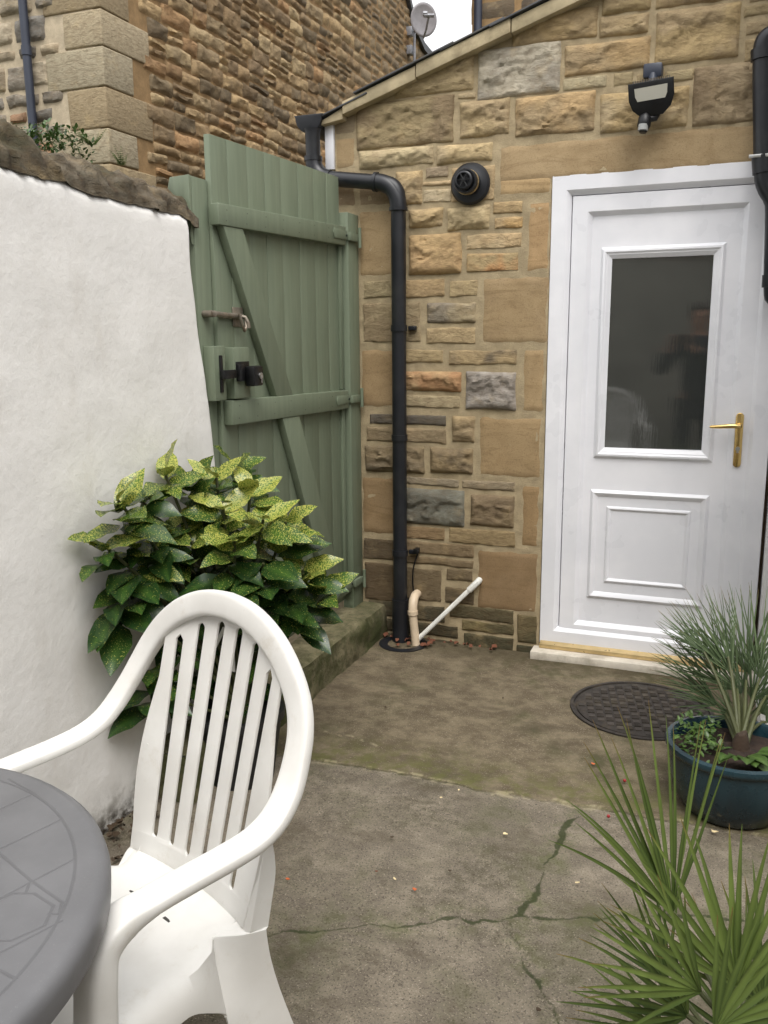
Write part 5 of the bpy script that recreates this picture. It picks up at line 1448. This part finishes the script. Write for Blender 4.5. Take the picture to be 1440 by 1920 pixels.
def build_person():
    M['skin'] = simple('skin', (196, 148, 122), .5, var=.08, spec=.4, Subsurface_Weight=.0); M['coat'] = simple('navy_coat', (30, 32, 42), .85, var=.2, bump=.3); M['trousers'] = simple('dark_trousers', (34, 36, 44), .9); M['hair'] = simple('brown_hair', (56, 42, 32), .7, bump=.8, bs=200); M['shoe'] = simple('dark_shoe', (30, 26, 24), .5)
    cx, cy = .95, -4.32; ph = CP+Vector((.012, -.035, -.02))
    def arm(s):
        sh = (cx+.17*s, cy+.01, 1.435); el = (cx+(.24 if s > 0 else -.34), cy+.13, 1.20 if s > 0 else 1.17)
        wr = (ph.x+.062*s+(.03 if s > 0 else -.03), ph.y-.075, ph.z-.075)
        return sh, el, wr
    chains = [[(cx, cy, .95, .12), (cx, cy, 1.12, .11), (cx, cy, 1.30, .135), (cx, cy, 1.42, .10), (cx, cy, 1.49, .052), (cx-.005, cy+.015, 1.545, .050), (cx-.012, cy+.025, 1.60, (.074, .088)), (cx-.015, cy+.02, 1.665, (.078, .095)), (cx-.015, cy+.012, 1.725, (.060, .075))]]
    chains.append([(cx-.012, cy+.025, 1.60, (.074, .088)), (cx-.022, cy+.112, 1.615, .014)])
    for s in (1, -1):
        sh, el, wr = arm(s); pm = (ph.x+.060*s, ph.y-.030, ph.z-.035)
        chains.append([(cx, cy, 1.42, .10), sh+(.062,), tuple((a+b)/2 for a, b in zip(sh, el))+(.050,), el+(.042,), tuple((a+b)/2 for a, b in zip(el, wr))+(.038,), wr+(.026,), pm+((.028, .016),)])
        for k in range(4):
            z = ph.z-.028+.019*k; L = (.85, 1, 1.05, .95)[k]
            chains.append([pm+((.028, .016),), (ph.x+.078*s, ph.y-.012, z, .0095), (ph.x+.080*s, ph.y+.010*L, z+.003, .0085), (ph.x+(.080-.024*L)*s, ph.y+.014, z+.004, .0078)])
        chains.append([pm+((.028, .016),), (ph.x+.052*s, ph.y-.030, ph.z-.012, .011), (ph.x+.040*s, ph.y-.024, ph.z+.012, .009)])
        chains.append([(cx, cy, .95, .12), (cx+.095*s, cy, .88, .088), (cx+.11*s, cy+.01, .50, .058), (cx+.12*s, cy, .09, .040), (cx+.125*s, cy+.12, .035, .030)])
    p = skin('person', chains, M['skin'])
    tag(p, 'person in a dark coat photographing, seen reflected in the door glass', 'person')
    cc = [[(cx, cy, .86, .155), (cx, cy, 1.0, .150), (cx, cy, 1.15, .148), (cx, cy, 1.30, .165), (cx, cy, 1.41, .130), (cx, cy, 1.475, .080)]]
    for s in (1, -1):
        sh, el, wr = arm(s)
        cc.append([(cx, cy, 1.41, .130), sh+(.085,), tuple((a+b)/2 for a, b in zip(sh, el))+(.070,), el+(.062,), tuple((a+b)/2 for a, b in zip(el, wr))+(.053,), tuple(b+(a-b)*.12 for a, b in zip(el, wr))+(.042,)])
    skin('coat', cc, M['coat'], p)
    tc = [[(cx, cy, .93, .135)]]
    for s in (1, -1): tc.append([(cx, cy, .93, .135), (cx+.10*s, cy, .84, .100), (cx+.112*s, cy+.01, .50, .072), (cx+.12*s, cy, .09, .062)])
    skin('trousers', tc[1:], M['trousers'], p)
    for s in (1, -1): skin('shoe', [[(cx+.12*s, cy-.06, .055, .048), (cx+.122*s, cy+.03, .055, .052), (cx+.13*s, cy+.14, .040, (.045, .036)), (cx+.13*s, cy+.19, .034, (.036, .028))]], M['shoe'], p)
    bm = NB(); bmesh.ops.create_icosphere(bm, subdivisions=4, radius=1)
    for v in list(bm.verts):
        q = v.co; v.co = Vector((cx-.015+q.x*.094, cy-.002+q.y*.108, 1.69+q.z*.098))+q*.010*fbm(q.x*5, q.y*5, q.z*5, 4)
    bmesh.ops.delete(bm, geom=[v for v in bm.verts if v.co.y > cy+.055 and v.co.z < 1.725 or v.co.z < 1.615], context='VERTS')
    h = obj('hair', bm, M['hair']); h.parent = p
    for s in (1, -1):
        bm = NB(); bmesh.ops.create_icosphere(bm, subdivisions=2, radius=.012)
        for v in bm.verts: v.co += Vector((cx-.018+.032*s, cy+.100, 1.655))
        e = obj('eye', bm, M['pvc_black']); e.parent = p
    f = empty('phone', ph, 'dark mobile phone held up in both hands, seen reflected in the door glass', 'phone')
    bm = NB(); box(bm, ph-Vector((.076, .0, .037)), ph+Vector((.076, .008, .037)), .003); obj('phone_body', bm, M['black_metal'], f)
    bm = NB(); box(bm, ph+Vector((-.070, -.0012, -.033)), ph+Vector((.070, -.0002, .033))); obj('screen', bm, M['glass'], f, smooth=False)
build_person()


# ------------------------------------------------------------------ light
W = bpy.data.worlds.new('World'); S.world = W; W.use_nodes = True; nt = W.node_tree
bg = nt.nodes['Background']; sky = nt.nodes.new('ShaderNodeTexSky'); sky.sky_type = 'NISHITA'; sky.sun_disc = False
SE, SA = R(58), R(150)      # elevation; azimuth from +Y clockwise
sky.sun_elevation = SE; sky.sun_rotation = SA; sky.air_density = 1.0; sky.dust_density = 5.0; sky.ozone_density = 1.0
hs = nt.nodes.new('ShaderNodeHueSaturation'); hs.inputs['Saturation'].default_value = .22
nt.links.new(sky.outputs[0], hs.inputs['Color']); cm = nt.nodes.new('ShaderNodeMix'); cm.data_type = 'RGBA'; cm.inputs[0].default_value = .6
cm.inputs[7].default_value = (9.3, 9.25, 9.25, 1); nt.links.new(hs.outputs[0], cm.inputs[6]); tcw = nt.nodes.new('ShaderNodeTexCoord'); spw = nt.nodes.new('ShaderNodeSeparateXYZ'); nt.links.new(tcw.outputs['Generated'], spw.inputs[0])
mr = nt.nodes.new('ShaderNodeMapRange'); nt.links.new(spw.outputs[2], mr.inputs['Value']); mr.inputs['To Min'].default_value = .72; mr.inputs['To Max'].default_value = 1.45
vm = nt.nodes.new('ShaderNodeVectorMath'); vm.operation = 'SCALE'; nt.links.new(cm.outputs[2], vm.inputs[0]); nt.links.new(mr.outputs[0], vm.inputs['Scale']); nt.links.new(vm.outputs[0], bg.inputs['Color']); bg.inputs['Strength'].default_value = .15
sl = bpy.data.lights.new('sun', 'SUN'); sl.energy = 1.2; sl.angle = R(35); sl.color = (1, .96, .9)
so = bpy.data.objects.new('sun', sl); COL.objects.link(so)
dv = Vector((sin(SA)*cos(SE), cos(SA)*cos(SE), sin(SE))); so.rotation_euler = dv.to_track_quat('Z', 'Y').to_euler()
S.view_settings.view_transform = 'Standard'; S.view_settings.look = 'None'; S.view_settings.gamma = 1; S.view_settings.exposure = .46
S.render.resolution_x = 768; S.render.resolution_y = 1024
